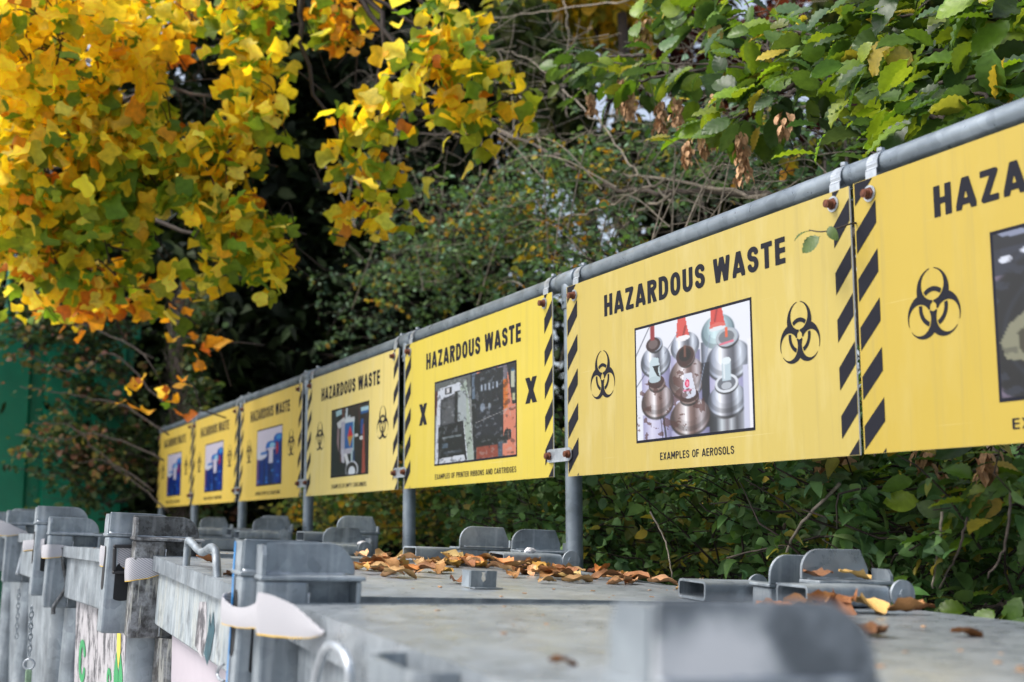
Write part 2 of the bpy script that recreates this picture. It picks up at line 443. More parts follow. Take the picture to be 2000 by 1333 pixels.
def glyphs(t):
    """condensed gothic capitals drawn as centre lines; cap height 1, returns {char: (width, paths)}"""
    h = t/2; H1 = 1-h; G = {}
    w = .56; x0, x1 = h, w-h
    G['H'] = (w, [[(x0, -1), (x0, 2)], [(x1, -1), (x1, 2)], [(x0, .5), (x1, .5)]])
    G['A'] = (.62, [[(-.02+h*.6, -.1), (.31, 1.02)], [(.64-h*.6, -.1), (.31, 1.02)], [(.14, .25), (.48, .25)]])
    G['Z'] = (.53, [[(0, H1), (.53-h, H1), (h*1.1, h), (.6, h)]])
    r = .24
    G['R'] = (.56, [[(x0, -1), (x0, 2)], [(x0, H1), (.30, H1)]+arc(.28, .735, .22-h*.3, H1-.735, 90, -90)+[(x0, .735*2-H1)], [(.30, .47), (.52-h*.3, -.08)]])
    G['P'] = (.54, [[(x0, -1), (x0, 2)], [(x0, H1), (.28, H1)]+arc(.28, .71, .22-h*.3, H1-.71, 90, -90)+[(x0, .71*2-H1)]])
    G['B'] = (.55, [[(x0, -1), (x0, 2)], [(x0, H1), (.26, H1)]+arc(.27, .74, .20-h*.3, H1-.74, 90, -90)+[(x0, .74*2-H1)], [(x0, .52), (.27, .52)]+arc(.28, .29, .22-h*.3, .29-h, 90, -90)+[(x0, h)]])
    G['D'] = (.56, [[(x0, -1), (x0, 2)], [(x0, H1), (.24, H1)]+arc(.24, .62, x1-.24, H1-.62, 90, 0)+arc(.24, .38, x1-.24, .38-h, 0, -90)+[(x0, h)]])
    G['O'] = (.57, [arc(.285, .62, .285-h, H1-.62, 180, 0)+arc(.285, .38, .285-h, .38-h, 0, -180)+[(h, .62)]])
    G['U'] = (w, [[(x0, 2), (x0, .32)]+arc(w/2, .32, w/2-h, .32-h, 180, 360)+[(x1, 2)]])
    G['C'] = (.54, [arc(.275, .64, .275-h, H1-.64, 12, 180)+arc(.275, .36, .275-h, .36-h, 180, 348)])
    G['G'] = (.56, [arc(.28, .64, .28-h, H1-.64, 12, 180)+arc(.28, .36, .28-h, .36-h, 180, 360)+[(.56-h, .46), (.30, .46)]])
    G['S'] = (.53, [arc(.265, .73, .265-h, H1-.73, 10, 180)+[(h, .70)]+arc(.265, .72, .265-h, .19, 190, 265)+arc(.265, .30, .265-h, .22, 80, 0)+arc(.265, .28, .265-h, .28-h, 0, -170)])
    G['W'] = (.86, [[(h*.7, 1.1), (.22, -.04)], [(.22, -.04), (.43, 1.02)], [(.43, 1.02), (.64, -.04)], [(.64, -.04), (.86-h*.7, 1.1)]])
    G['T'] = (.52, [[(-1, H1), (2, H1)], [(.26, -1), (.26, 2)]])
    G['E'] = (.46, [[(x0, -1), (x0, 2)], [(x0, H1), (2, H1)], [(x0, h), (2, h)], [(x0, .51), (.43, .51)]])
    G['F'] = (.45, [[(x0, -1), (x0, 2)], [(x0, H1), (2, H1)], [(x0, .51), (.42, .51)]])
    G['X'] = (.58, [[(h*.8, -.05), (.58-h*.8, 1.05)], [(h*.8, 1.05), (.58-h*.8, -.05)]])
    G['M'] = (.70, [[(x0, -1), (x0, 2)], [(.70-h, -1), (.70-h, 2)], [(h*1.1, 1), (.35, .28)], [(.70-h*1.1, 1), (.35, .28)]])
    G['N'] = (.57, [[(x0, -1), (x0, 2)], [(.57-h, -1), (.57-h, 2)], [(h*1.2, .98), (.57-h*1.2, .02)]])
    G['L'] = (.45, [[(x0, -1), (x0, 2)], [(x0, h), (2, h)]])
    G['I'] = (t, [[(h, -1), (h, 2)]])
    G['Y'] = (.56, [[(h*.6, 1.06), (.28, .42)], [(.56-h*.6, 1.06), (.28, .42)], [(.28, .44), (.28, -1)]])
    G['/'] = (.36, [[(h*.5, -.03), (.36-h*.5, 1.03)]])
    G[' '] = (.26, [])
    return G
def text_mesh(txt, width, height, t=.205, gap=.13, n=40):
    """flat gothic lettering stretched to width x height, filled by marching squares"""
    G = glyphs(t); V = []; Fc = []; x = 0; cache = {}
    for ch in txt:
        w_, paths = G[ch]
        if paths:
            if ch not in cache:
                def fn(gx, gy):
                    d = np.full(gx.shape, 9.0)
                    for p in paths:
                        for (ax, ay), (bx, by) in zip(p[:-1], p[1:]):
                            dx, dy = bx-ax, by-ay; q = np.clip(((gx-ax)*dx+(gy-ay)*dy)/(dx*dx+dy*dy+1e-9), 0, 1)
                            d = np.minimum(d, np.hypot(gx-ax-q*dx, gy-ay-q*dy))
                    return np.maximum(np.maximum(d-t/2, np.maximum(-gy, gy-1)), np.maximum(-gx, gx-w_))
                me = implicit_mesh(fn, -.03, w_+.03, -.03, 1.03, n, 'glyph')
                cache[ch] = ([tuple(v.co) for v in me.vertices], [tuple(p.vertices) for p in me.polygons]); bpy.data.meshes.remove(me)
            vs, fs = cache[ch]; o = len(V)
            V += [(a+x, 0, c) for a, b, c in vs]; Fc += [tuple(i+o for i in f) for f in fs]
        x += w_+gap
    x -= gap
    V = [(a/x*width, 0, c*height) for a, b, c in V]
    me = bpy.data.meshes.new('lettering'); me.from_pydata(V, [], Fc); return me
def bio_fn(x, y):
    # standard three-fold sign: crescents, centre gap and ring
    res = np.full(x.shape, 9.0)
    rad = lambda cx, cy: np.hypot(x-cx, y-cy)
    ring = np.maximum(rad(0, 0)-27*1.0, 20.5-rad(0, 0))
    out = np.full(x.shape, 9.0); hole = np.full(x.shape, 9.0)
    for k in range(3):
        a = math.pi/2+k*2*math.pi/3
        c, s = math.cos(a), math.sin(a)
        big = rad(22*c, 22*s)-30          # outer circle
        inn = rad(30*c, 30*s)-21      # inner circle cut
        out = np.minimum(out, big); hole = np.minimum(hole, inn)
    body = np.maximum(out, -hole)
    for k in range(3):
        a = math.pi/2+k*2*math.pi/3; c, s = math.cos(a), math.sin(a)
        along = x*c+y*s; across = -x*s+y*c
        tip = np.maximum(np.abs(across)-4.0, -(along-35))        # gap at the crescent tips
        body = np.maximum(body, -tip)
        neck = np.maximum(np.abs(across)-1.0, np.maximum(-(along), along-12))
        body = np.maximum(body, -neck)
    body = np.maximum(body, -(rad(0, 0)-6.0))
    rr = np.full(x.shape, 9.0)
    for k in range(3):
        a = math.pi/2+k*2*math.pi/3; c, s = math.cos(a), math.sin(a)
        rr = np.minimum(rr, np.maximum(ring, rad(30*c, 30*s)-19.0))
    return np.minimum(body, rr)
def bio_mesh():
    me = implicit_mesh(bio_fn, -56, 56, -50, 58, 150, 'biohazard_symbol')
    n = len(me.vertices); a = np.empty(n*3); me.vertices.foreach_get('co', a); a = a.reshape(-1, 3)
    lo, hi = a.min(0), a.max(0)
    a[:, 0] = (a[:, 0]-(lo[0]+hi[0])/2)/(hi[0]-lo[0])*.131
    a[:, 2] = (a[:, 2]-(lo[2]+hi[2])/2)/(hi[2]-lo[2])*.129
    me.vertices.foreach_set('co', a.reshape(-1)); me.update(); me.materials.append(M['black_print'])
    return me
BIO = bio_mesh()
def cross_mesh():
    def fn(x, y):
        d = np.minimum(np.abs(x-y*.62), np.abs(x+y*.62))/math.hypot(1, .62)-.0128
        return np.maximum(d, np.abs(y)-.039)
    me = implicit_mesh(fn, -.042, .042, -.0401, .0401, 44, 'irritant_cross'); me.materials.append(M['black_print']); return me
CROSS = cross_mesh()
def stripe_mesh(side):
    """diagonal black bars down one margin of a board"""
    bm = bmesh.new(); pitch = .0965
    x0, x1 = (.004, .062) if side == 'L' else (BOARD_W-.05, BOARD_W-.001)
    rise = .052 if side == 'L' else .048
    zc = .008 if side == 'L' else .034-.0965
    for k in range(-1, 8):
        zb = zc+k*pitch
        pts = [(x0, zb), (x1, zb+rise), (x1, zb+rise+.0455), (x0, zb+.0455)]
        # clip to board height
        out = pts
        for lim, sgn in ((.001, 1), (BOARD_H-.001, -1)):
            res = []
            for a, b in zip(out, out[1:]+out[:1]):
                ina, inb = (a[1]-lim)*sgn >= 0, (b[1]-lim)*sgn >= 0
                if ina: res.append(a)
                if ina != inb:
                    t = (lim-a[1])/(b[1]-a[1]); res.append((a[0]+(b[0]-a[0])*t, lim))
            out = res
            if not out: break
        if len(out) >= 3: bm.faces.new([bm.verts.new((x, 0, z)) for x, z in out])
    me = bpy.data.meshes.new('hazard_stripes'); bm.to_mesh(me); bm.free(); me.materials.append(M['black_print']); return me
STRIPES = {s: stripe_mesh(s) for s in 'LR'}

# ------------------------------------------------------------------ printed pictures, painted numerically
class Canvas:
    def __init__(s, w, h, bgc, ar=1.0):
        s.w, s.h = w, h; s.a = np.ones((h, w, 3))*np.array(bgc, float)
        s.x, s.y = np.meshgrid((np.arange(w)+.5)/w, (np.arange(h)+.5)/h); s.ar = ar
    def put(s, mask, col):
        col = np.asarray(col, float)
        if col.ndim == 1: col = np.broadcast_to(col, s.a.shape)
        mk = np.clip(mask, 0, 1)[..., None]; s.a = s.a*(1-mk)+col*mk
    def soft(s, d, e=.006): return np.clip(.5-d/e, 0, 1)
    def ell(s, cx, cy, rx, ry, col, e=.08, inner=0):
        d = np.hypot((s.x-cx)/rx, (s.y-cy)/ry)
        mk = s.soft(d-1, e)
        if inner: mk = mk*s.soft(inner-d, e)
        s.put(mk, col)
    def rect(s, x0, y0, x1, y1, col, e=.008):
        d = np.maximum(np.abs(s.x-(x0+x1)/2)-(x1-x0)/2, np.abs(s.y-(y0+y1)/2)-(y1-y0)/2); s.put(s.soft(d, e), col)
    def poly(s, pts, col):
        ins = np.zeros(s.x.shape, bool); n = len(pts)
        for i in range(n):
            (xa, ya), (xb, yb) = pts[i], pts[(i+1) % n]
            if ya == yb: continue
            c = ((ya > s.y) != (yb > s.y)) & (s.x < (xb-xa)*(s.y-ya)/(yb-ya)+xa); ins ^= c
        s.put(ins.astype(float), col)
    def line(s, x0, y0, x1, y1, wd, col):
        dx, dy = x1-x0, y1-y0; t = np.clip(((s.x-x0)*dx+(s.y-y0)*dy)/(dx*dx+dy*dy), 0, 1)
        s.put(s.soft(np.hypot(s.x-x0-t*dx, s.y-y0-t*dy)-wd, .005), col)
    def nz(s, sc, seed=0, thr=None):
        r = np.random.default_rng(seed); o = np.zeros(s.x.shape)
        for k in range(4):
            g = r.random((int(sc*2**k)+2, int(sc*2**k)+2)); u = s.x*sc*2**k; v = s.y*sc*2**k
            i, j = u.astype(int), v.astype(int); fu, fv = u-i, v-j
            o += ((g[j, i]*(1-fu)+g[j, i+1]*fu)*(1-fv)+(g[j+1, i]*(1-fu)+g[j+1, i+1]*fu)*fv)/2**k
        return o/1.875
    def cylg(s, cx, rx, stops):
        t = np.clip((s.x-cx)/rx*.5+.5, 0, 1); p = [q[0] for q in stops]
        return np.stack([np.interp(t, p, [q[1][k] for q in stops]) for k in range(3)], -1)
SIL = [(0, (.25, .27, .32)), (.15, (.62, .66, .74)), (.32, (.9, .92, .96)), (.5, (.42, .43, .47)), (.62, (.30, .31, .35)), (.78, (.8, .84, .9)), (1, (.35, .38, .45))]
RUSTY = [(0, (.26, .20, .20)), (.2, (.52, .45, .44)), (.4, (.90, .90, .93)), (.52, (.48, .40, .39)), (.62, (.36, .28, .27)), (.8, (.74, .72, .75)), (1, (.28, .21, .21))]
LAV = [(0, (.62, .62, .78)), (.3, (.85, .85, .95)), (.7, (.66, .66, .82)), (1, (.45, .45, .6))]
def pic_aerosols():
    c = Canvas(150, 150, (.90, .92, .97))
    def can(cx, ring, rr, sh, sr, body_top, stops, bstops, seed, rim=True, bottom=1.2, bw=None):
        bw = bw or sr[0]
        c.put(c.soft(np.maximum(np.abs(c.x-cx)-bw, np.maximum(body_top-c.y, c.y-bottom)), .01), c.cylg(cx, bw, bstops))
        g = c.cylg(cx, sr[0], stops)
        if rim:
            c.ell(cx, sh+.03, sr[0]*1.05, sr[1]*1.03, g*.45)
            c.ell(cx, sh+.012, sr[0]*1.03, sr[1], g*1.05)
        c.ell(cx, sh, sr[0]*.97, sr[1]*.92, g*.8)
        c.ell(cx, sh-.02, sr[0]*.85, sr[1]*.78, g)
        c.ell(cx, sh-.035, sr[0]*.6, sr[1]*.6, np.clip(g*1.1, 0, 1))
        if ring:
            c.ell(cx, ring+.015, rr[0]*1.05, rr[1]*1.05, g*.4); c.ell(cx, ring, rr[0], rr[1], stops[1][1]); c.ell(cx, ring, rr[0]*.72, rr[1]*.68, tuple(q*.45 for q in stops[0][1]))
    can(.74, 0, 0, .19, (.14, .15), .25, [(0, (.4, .5, .55)), (.4, (.75, .85, .88)), (1, (.45, .55, .6))], SIL, 1, False, .5)
    c.poly([(.68, .14), (.69, .0), (.78, .0), (.80, .14)], (.83, .30, .27)); c.ell(.74, .145, .065, .03, (.86, .42, .38)); c.line(.74, .0, .72, .10, .008, (.62, .2, .2)); c.ell(.74, .165, .068, .018, (.88, .9, .93))
    can(.46, 0, 0, .25, (.13, .13), .3, SIL, LAV, 2, False, .6)
    c.poly([(.385, .16), (.40, .0), (.47, .0), (.50, .16)], (.84, .33, .30)); c.line(.47, .08, .45, .15, .010, (.6, .2, .18)); c.ell(.445, .175, .062, .024, (.93, .93, .95))
    can(.19, .17, (.068, .062), .30, (.135, .13), .36, SIL, LAV, 3, True, .7)
    c.ell(.17, .17, .068, .062, (.22, .13, .13)); c.ell(.17, .165, .045, .042, (.42, .36, .36)); c.rect(.145, -.01, .185, .13, (.58, .16, .18))
    can(.82, .25, (.085, .075), .42, (.17, .16), .5, SIL, LAV, 4, True, 1.1)
    c.ell(.81, .25, .085, .075, (.70, .74, .78)); c.ell(.81, .25, .062, .052, (.45, .47, .5)); c.line(.76, .30, .86, .29, .008, (.9, .45, .55)); c.rect(.80, .17, .82, .25, (.9, .4, .25))
    can(.47, .33, (.075, .085), .50, (.15, .17), .58, RUSTY, LAV, 5, True, 1.0)
    c.ell(.46, .33, .078, .085, (.24, .15, .14)); c.ell(.46, .32, .052, .055, (.10, .06, .06)); c.rect(.45, .24, .47, .34, (.45, .3, .25))
    c.rect(.60, .42, .665, 1.0, (.12, .13, .18))
    can(.80, .62, (.09, .07), .74, (.15, .13), .80, SIL, [(0, (.1, .11, .14)), (.2, (.25, .27, .3)), (.35, (.8, .84, .88)), (.5, (.45, .45, .48)), (.6, (.75, .78, .82)), (.75, (.3, .31, .34)), (1, (.75, .78, .84))], 6)
    c.ell(.80, .62, .092, .075, (.86, .89, .93)); c.ell(.80, .62, .072, .055, (.40, .42, .46)); c.ell(.80, .64, .04, .03, (.7, .73, .77)); c.rect(.768, .44, .838, .60, (.74, .82, .87)); c.ell(.803, .44, .036, .03, (.88, .93, .96)); c.line(.785, .46, .785, .58, .004, (.93, .96, .98))
    c.rect(.93, .5, .97, 1.0, (.78, .80, .9)); c.rect(.97, .3, 1.0, 1.0, (.93, .94, .98))
    can(.20, .52, (.075, .06), .66, (.145, .14), .78, RUSTY, LAV, 7, True, 1.2, .14)
    c.ell(.19, .50, .078, .055, (.25, .15, .14)); c.poly([(.125, .48), (.135, .32), (.165, .28), (.22, .30), (.235, .48)], (.76, .84, .88)); c.ell(.18, .48, .055, .03, (.70, .78, .82)); c.poly([(.16, .36), (.225, .36), (.21, .40), (.23, .47), (.20, .45)], (.05, .05, .06))
    c.line(.255, .82, .275, 1.0, .007, (.12, .12, .15)); c.line(.23, .82, .245, 1.0, .003, (.12, .12, .15))
    can(.49, .68, (.08, .06), .83, (.165, .15), .95, RUSTY, LAV, 8, True, 1.2)
    c.ell(.49, .67, .082, .055, (.24, .15, .14)); c.poly([(.425, .66), (.43, .56), (.45, .48), (.515, .48), (.53, .56), (.55, .66)], (.84, .86, .93)); c.ell(.487, .66, .06, .032, (.80, .83, .9)); c.ell(.475, .565, .02, .035, (.85, .10, .35)); c.ell(.475, .565, .010, .022, (.95, .6, .7)); c.rect(.44, .615, .51, .632, (.92, .5, .65))
    n = c.nz(22, 5); rm = ((n > .60) & (((c.y > .5) & (c.x < .62)) | ((c.x > .33) & (c.x < .62) & (c.y > .38)))).astype(float)
    c.put(rm*.6, (.27, .13, .11)); c.line(0, .24, .14, .0, .004, (.25, .27, .33)); c.line(.0, .52, .10, .40, .004, (.25, .27, .33)); c.line(.28, .27, .40, .12, .003, (.4, .42, .5)); c.line(.57, .66, .68, .2, .003, (.55, .6, .7))
    return c.a
def pic_cartridges():
    c = Canvas(150, 120, (.50, .52, .52))
    c.poly([(0, 0), (.5, 0), (.46, .2), (0, .22)], (.36, .38, .38)); c.poly([(.0, .1), (.05, .1), (.04, .4), (0, .4)], (.32, .14, .12))
    c.poly([(.04, .08), (.33, .06), (.44, .2), (.52, 1), (.0, 1)], (.80, .83, .88)); c.poly([(.34, .12), (.42, .05), (.52, 1), (.44, 1)], (.62, .68, .64))
    c.poly([(.08, .22), (.27, .18), (.28, .55), (.07, .56)], (.24, .25, .28)); c.poly([(.10, .25), (.25, .2), (.26, .52), (.10, .53)], (.32, .33, .35))
    c.rect(.14, .09, .23, .17, (.12, .13, .15)); c.rect(.16, .10, .20, .155, (.86, .87, .9)); c.rect(.27, .16, .34, .55, (.08, .09, .10)); c.rect(.31, .17, .42, .54, (.62, .66, .68))
    n = c.nz(30, 2)
    c.poly([(.05, .55), (.38, .52), (.42, .92), (.05, .94)], (.055, .06, .075)); c.rect(.10, .68, .36, .705, (.42, .46, .48)); c.rect(.08, .60, .38, .64, (.12, .13, .15)); c.rect(.10, .76, .18, .82, (.3, .36, .42)); c.rect(.12, .86, .36, .89, (.22, .25, .29)); c.line(.06, .93, .05, 1, .01, (.05, .05, .07)); c.line(.40, .90, .42, .98, .012, (.05, .05, .07))
    c.poly([(.47, 0), (.53, 0), (.55, 1), (.515, 1)], (.06, .07, .09)); c.rect(.49, .0, .57, .3, (.35, .42, .50))
    c.rect(.55, 0, 1.0, 1, (.83, .50, .40)); c.rect(.55, .75, .8, 1, (.55, .25, .18)); c.poly([(.80, 0), (.92, 0), (.90, .18), (.82, .20)], (.42, .40, .45)); c.poly([(.90, 0), (1, 0), (1, .45), (.96, .45)], (.08, .09, .11)); c.rect(.945, .08, .985, .27, (.72, .74, .66)); c.rect(.95, .05, .98, .09, (.15, .35, .5)); c.rect(.96, .33, .99, .41, (.7, .7, .55))
    c.rect(.84, .16, .91, .48, (.80, .42, .10))
    for k in range(6): c.rect(.84, .18+k*.05, .91, .185+k*.05, (.6, .28, .06))
    c.rect(.53, .02, .86, .82, (.075, .085, .115)); c.ell(.69, .12, .17, .14, (.085, .10, .13)); c.rect(.55, .42, .83, .74, (.12, .13, .17))
    for k in range(5): c.rect(.60+k*.045, .16, .62+k*.045, .23, (.72, .78, .86), .02)
    for k in range(4): c.line(.60+k*.06, .03, .60+k*.06, .4, .002, (.28, .32, .38))
    c.ell(.62, .42, .03, .05, (.5, .55, .62), .5); c.ell(.70, .42, .015, .04, (.4, .45, .5), .5); c.line(.54, .58, 1, .47, .003, (.6, .6, .6)); c.rect(.54, .78, .9, .86, (.03, .035, .045)); c.ell(.90, .77, .035, .065, (.05, .055, .07)); c.ell(.925, .77, .018, .06, (.35, .22, .18)); c.ell(.935, .77, .014, .055, (.08, .09, .11)); c.rect(.80, .84, .85, 1, (.25, .32, .4))
    c.put((n > .66).astype(float)*.35*(c.x > .03), (.72, .75, .78)); c.put((n < .36).astype(float)*.4, (.05, .05, .07))
    return c.a
def pic_containers():
    c = Canvas(110, 110, (.075, .065, .075)); n = c.nz(9, 4)
    c.put((n > .55).astype(float)*.6*(c.x > .3), (.20, .12, .10)); c.rect(0, .1, .14, 1, (.055, .10, .13))
    c.poly([(.30, 0), (.37, 0), (.33, .8), (.25, .8)], (.34, .16, .14)); c.poly([(.12, .02), (.28, .0), (.29, .08), (.13, .1)], (.62, .78, .82))
    c.poly([(.15, .2), (.36, .13), (.40, .22), (.20, .30)], (.80, .82, .84)); c.poly([(.17, .28), (.22, .28), (.22, .66), (.16, .5)], (.60, .50, .52)); c.rect(.27, .2, .38, .68, (.68, .68, .76)); c.poly([(.28, .6), (.36, .62), (.38, .82), (.30, .8)], (.78, .78, .84))
    c.poly([(.40, .0), (.45, .0), (.45, .15), (.52, .12), (.52, .17), (.39, .19)], (.80, .86, .9)); c.rect(.38, .16, .64, .24, (.84, .88, .9)); c.rect(.38, .23, .62, .62, (.12, .38, .66)); c.rect(.60, .23, .63, .66, (.62, .8, .85)); c.poly([(.52, .28), (.60, .44), (.45, .44)], (.80, .13, .18)); c.poly([(.45, .44), (.60, .44), (.52, .60)], (.78, .58, .16)); c.rect(.38, .61, .60, .69, (.72, .72, .78))
    c.poly([(.36, .68), (.44, .68), (.52, .84), (.44, .86)], (.86, .88, .9)); c.rect(.55, .66, .60, .86, (.70, .80, .84)); c.rect(.61, .66, .65, .84, (.10, .25, .45)); c.ell(.58, .93, .17, .13, (.80, .83, .87)); c.ell(.57, .93, .145, .11, (.16, .13, .13)); c.ell(.58, .96, .09, .08, (.88, .92, .96))
    c.rect(.80, .05, 1, .12, (.68, .84, .9)); c.rect(.80, .11, 1, .15, (.08, .35, .62)); c.rect(.80, .22, .87, .44, (.10, .30, .58)); c.ell(.69, .44, .05, .025, (.85, .87, .88)); c.ell(.82, .49, .05, .03, (.85, .87, .88)); c.rect(.87, .15, 1, .95, (.17, .09, .085)); c.poly([(.86, .3), (.89, .3), (.93, 1), (.84, 1)], (.62, .28, .22)); c.rect(.74, 0, .78, .3, (.3, .16, .14))
    return c.a
def pic_drums():
    c = Canvas(60, 72, (.86, .86, .95))
    c.put(c.soft(c.y-.45-.3*c.x*0, .5), (.90, .88, .96))
    st = [(0, (.25, .35, .75)), (.2, (.55, .35, .55)), (.35, (.02, .12, .42)), (.6, (.02, .22, .58)), (.75, (.02, .10, .36)), (1, (.02, .3, .68))]
    c.put(c.soft(np.maximum(np.abs(c.x-.88)-.2, .22-c.y), .02), c.cylg(.88, .2, [(0, (.10, .14, .45)), (.4, (.05, .2, .6)), (1, (.03, .12, .4))]))
    c.ell(.86, .20, .18, .075, (.02, .38, .78)); c.ell(.88, .19, .10, .04, (.30, .62, .90)); c.ell(.80, .38, .06, .11, (.78, .08, .14), .4)
    c.put(c.soft(np.maximum(np.abs(c.x-.58)-.2, .34-c.y), .02), c.cylg(.58, .2, [(0, (.10, .16, .5)), (.5, (.02, .12, .38)), (1, (.03, .26, .62))]))
    c.ell(.58, .33, .21, .09, (.05, .10, .38)); c.ell(.57, .31, .20, .08, (.02, .42, .80)); c.ell(.62, .31, .11, .045, (.62, .84, .95)); c.rect(.50, .38, .66, .63, (.90, .88, .96)); c.ell(.57, .37, .2, .02, (.85, .82, .92))
    c.put(c.soft(np.maximum(np.abs(c.x-.2)-.24, .48-c.y), .02), c.cylg(.2, .24, st)); c.ell(.18, .46, .25, .08, (.88, .90, .97)); c.ell(.3, .43, .16, .03, (.25, .5, .82))
    for x, y in ((.10, .93), (.42, .88), (.42, .95), (.65, .76), (.85, .86), (.86, .62)): c.ell(x, y, .05, .022, (.25, .5, .85), .6)
    return c.a
def pic_tyre():
    c = Canvas(130, 100, (.42, .38, .46)); n = c.nz(14, 8)
    c.put((n > .5).astype(float)*.25, (.55, .48, .55)); c.poly([(0, 0), (.5, 0), (.4, .08), (.0, .14)], (.07, .085, .12))
    c.rect(0, .10, .5, .26, (.16, .18, .24)); c.put(((n > .56) & (c.y < .28)).astype(float)*.8, (.62, .66, .78)); c.ell(.05, .17, .03, .02, (.85, .88, .95)); c.ell(.14, .14, .03, .02, (.85, .88, .95))
    d = np.hypot((c.x-.75)/.80, (c.y-.62)/.62)
    c.put(c.soft(np.abs(d-.93)-.13, .03), (.045, .055, .075))
    ang = np.arctan2((c.y-.62)/.62, (c.x-.75)/.8)
    c.put(((np.sin(ang*42) > .1) & (d > .98) & (d < 1.07)).astype(float), (.16, .18, .23)); c.put(c.soft(np.abs(d-.90)-.012, .02), (.13, .15, .19))
    c.poly([(.01, .66), (.05, .56), (.2, .42), (.45, .36), (.8, .5), (.8, .8), (.4, .86), (.16, .80), (.03, .77)], (.52, .52, .43)); c.poly([(.08, .62), (.2, .50), (.3, .5), (.2, .62), (.12, .76), (.09, .74)], (.25, .24, .18)); c.poly([(.2, .55), (.5, .45), (.7, .6), (.5, .75), (.22, .74)], (.63, .63, .56))
    c.poly([(.1, .80), (.2, .78), (.3, .9), (.2, .9)], (.68, .42, .46))
    c.put((n < .36).astype(float)*.25, (.05, .05, .07)); return c.a
def picture_mesh(img, w_, h_, name):
    H_, W_ = img.shape[:2]
    xs = np.linspace(0, w_, W_); zs = np.linspace(h_, 0, H_)
    gx, gz = np.meshgrid(xs, zs)
    V = np.stack([gx, np.zeros_like(gx), gz], -1).reshape(-1, 3)
    i, j = np.meshgrid(np.arange(W_-1), np.arange(H_-1)); a = j*W_+i
    F = np.stack([a, a+W_, a+W_+1, a+1], -1).reshape(-1, 4)
    lin = np.clip(img, 0, 1)**2.2*.58
    me = np_mesh(name, V, F, lin.reshape(-1, 3)); me.materials.append(M['print']); return me
def np_mesh(name, V, F, tint=None, smooth=False):
    me = bpy.data.meshes.new(name); V = np.ascontiguousarray(V, np.float32); F = np.ascontiguousarray(F, np.int32)
    nf, k = F.shape
    me.vertices.add(len(V)); me.vertices.foreach_set('co', V.reshape(-1))
    me.loops.add(nf*k); me.loops.foreach_set('vertex_index', F.reshape(-1))
    me.polygons.add(nf); me.polygons.foreach_set('loop_start', np.arange(nf, dtype=np.int32)*k)
    if smooth: me.polygons.foreach_set('use_smooth', np.ones(nf, bool))
    me.update(calc_edges=True)
    if tint is not None:
        at = me.color_attributes.new('tint', 'FLOAT_COLOR', 'POINT')
        c4 = np.ones((len(V), 4), np.float32); c4[:, :3] = tint; at.data.foreach_set('color', c4.reshape(-1))
    return me

# ------------------------------------------------------------------ the signs
def flat(me, name, x, z, parent, mat=None, y=-.0006):
    o = link(name, me, mat, parent); o.location = (x, y, z); return o
def bolt_into(parent, x, z, long=.030, tilt=0.0, washer=True):
    bm = bmesh.new()
    add_tube(bm, [(0, -.001, 0), (0, -long, tilt)], .0085, 14)
    add_tube(bm, [(0, -.001, 0), (0, -.006, 0)], .0125, 6)
    add_tube(bm, [(0, -long-.0005, tilt), (0, -long-.0008, tilt)], .005, 10)
    o = bm_obj('bolt', bm, M['rust'], parent); auto_smooth(o); o.location = (x, 0, z)
    if washer:
        bm = bmesh.new(); cyl(bm, (0, -.0005, 0), (0, -.0025, 0), .0165, 20)
        w_ = bm_obj('washer', bm, M['galv_bright'], o); auto_smooth(w_)
    return o
def clamp_mesh():
    bm = bmesh.new(); n = 18; hw = .0155
    ring = []
    for k in range(n+1):
        a = R(-150+300*k/n)+math.pi/2
        ring.append((RAIL_Y+math.cos(a)*.0262, RAIL_Z+math.sin(a)*.0262))
    path = [(ring[-1][0]-0.0, ring[-1][1])]
    # front leg goes down behind the board, back leg mirrors
    pts = [(.0042, .475), (.0042, RAIL_Z-.012)]+[(RAIL_Y-math.cos(a)*.0268, RAIL_Z+math.sin(a)*.0268) for a in np.linspace(R(-15), R(195), 18)]+[(.016, RAIL_Z-.03), (.010, .50), (.010, .475)]
    outer = pts; prev = None
    th = .0022
    for (y0, z0), (y1, z1) in zip(outer[:-1], outer[1:]):
        d = Vector((0, y1-y0, z1-z0)); L = d.length
        if L < 1e-6: continue
        nrm = Vector((0, -(z1-z0), y1-y0)).normalized()*th
        vs = []
        for sx in (-hw, hw):
            for (y, z) in ((y0, z0), (y1, z1)):
                vs.append(bm.verts.new((sx, y, z))); vs.append(bm.verts.new((sx, y+nrm.y, z+nrm.z)))
        a0, a1, b0, b1, c0, c1, d0, d1 = vs
        for f in ((a0, b0, d0, c0), (a1, c1, d1, b1), (a0, a1, b1, b0), (c0, d0, d1, c1), (a0, c0, c1, a1), (b0, b1, d1, d0)): bm.faces.new(f)
    cyl(bm, (0, RAIL_Y-.004, RAIL_Z+.029), (0, RAIL_Y-.004, RAIL_Z+.036), .008, 6)
    bmesh.ops.recalc_face_normals(bm, faces=bm.faces[:])
    me = bpy.data.meshes.new('pipe_clamp'); bm.to_mesh(me); bm.free(); me.materials.append(M['galv_bright']); return me
CLAMP = clamp_mesh()
YELL = [(.63, .455, .075), (.63, .455, .08), (.63, .46, .09), (.62, .505, .165), (.53, .425, .055), (.44, .345, .085), (.43, .315, .045)]
FADE = [.3, .3, .3, .55, .15, .35, .12]
CAPT = ['EXAMPLES OF EMPTY OIL / COOLANT DRUMS']*3+['EXAMPLES OF EMPTY CONTAINERS', 'EXAMPLES OF PRINTER RIBBONS AND CARTRIDGES', 'EXAMPLES OF AEROSOLS', 'EXAMPLES OF']
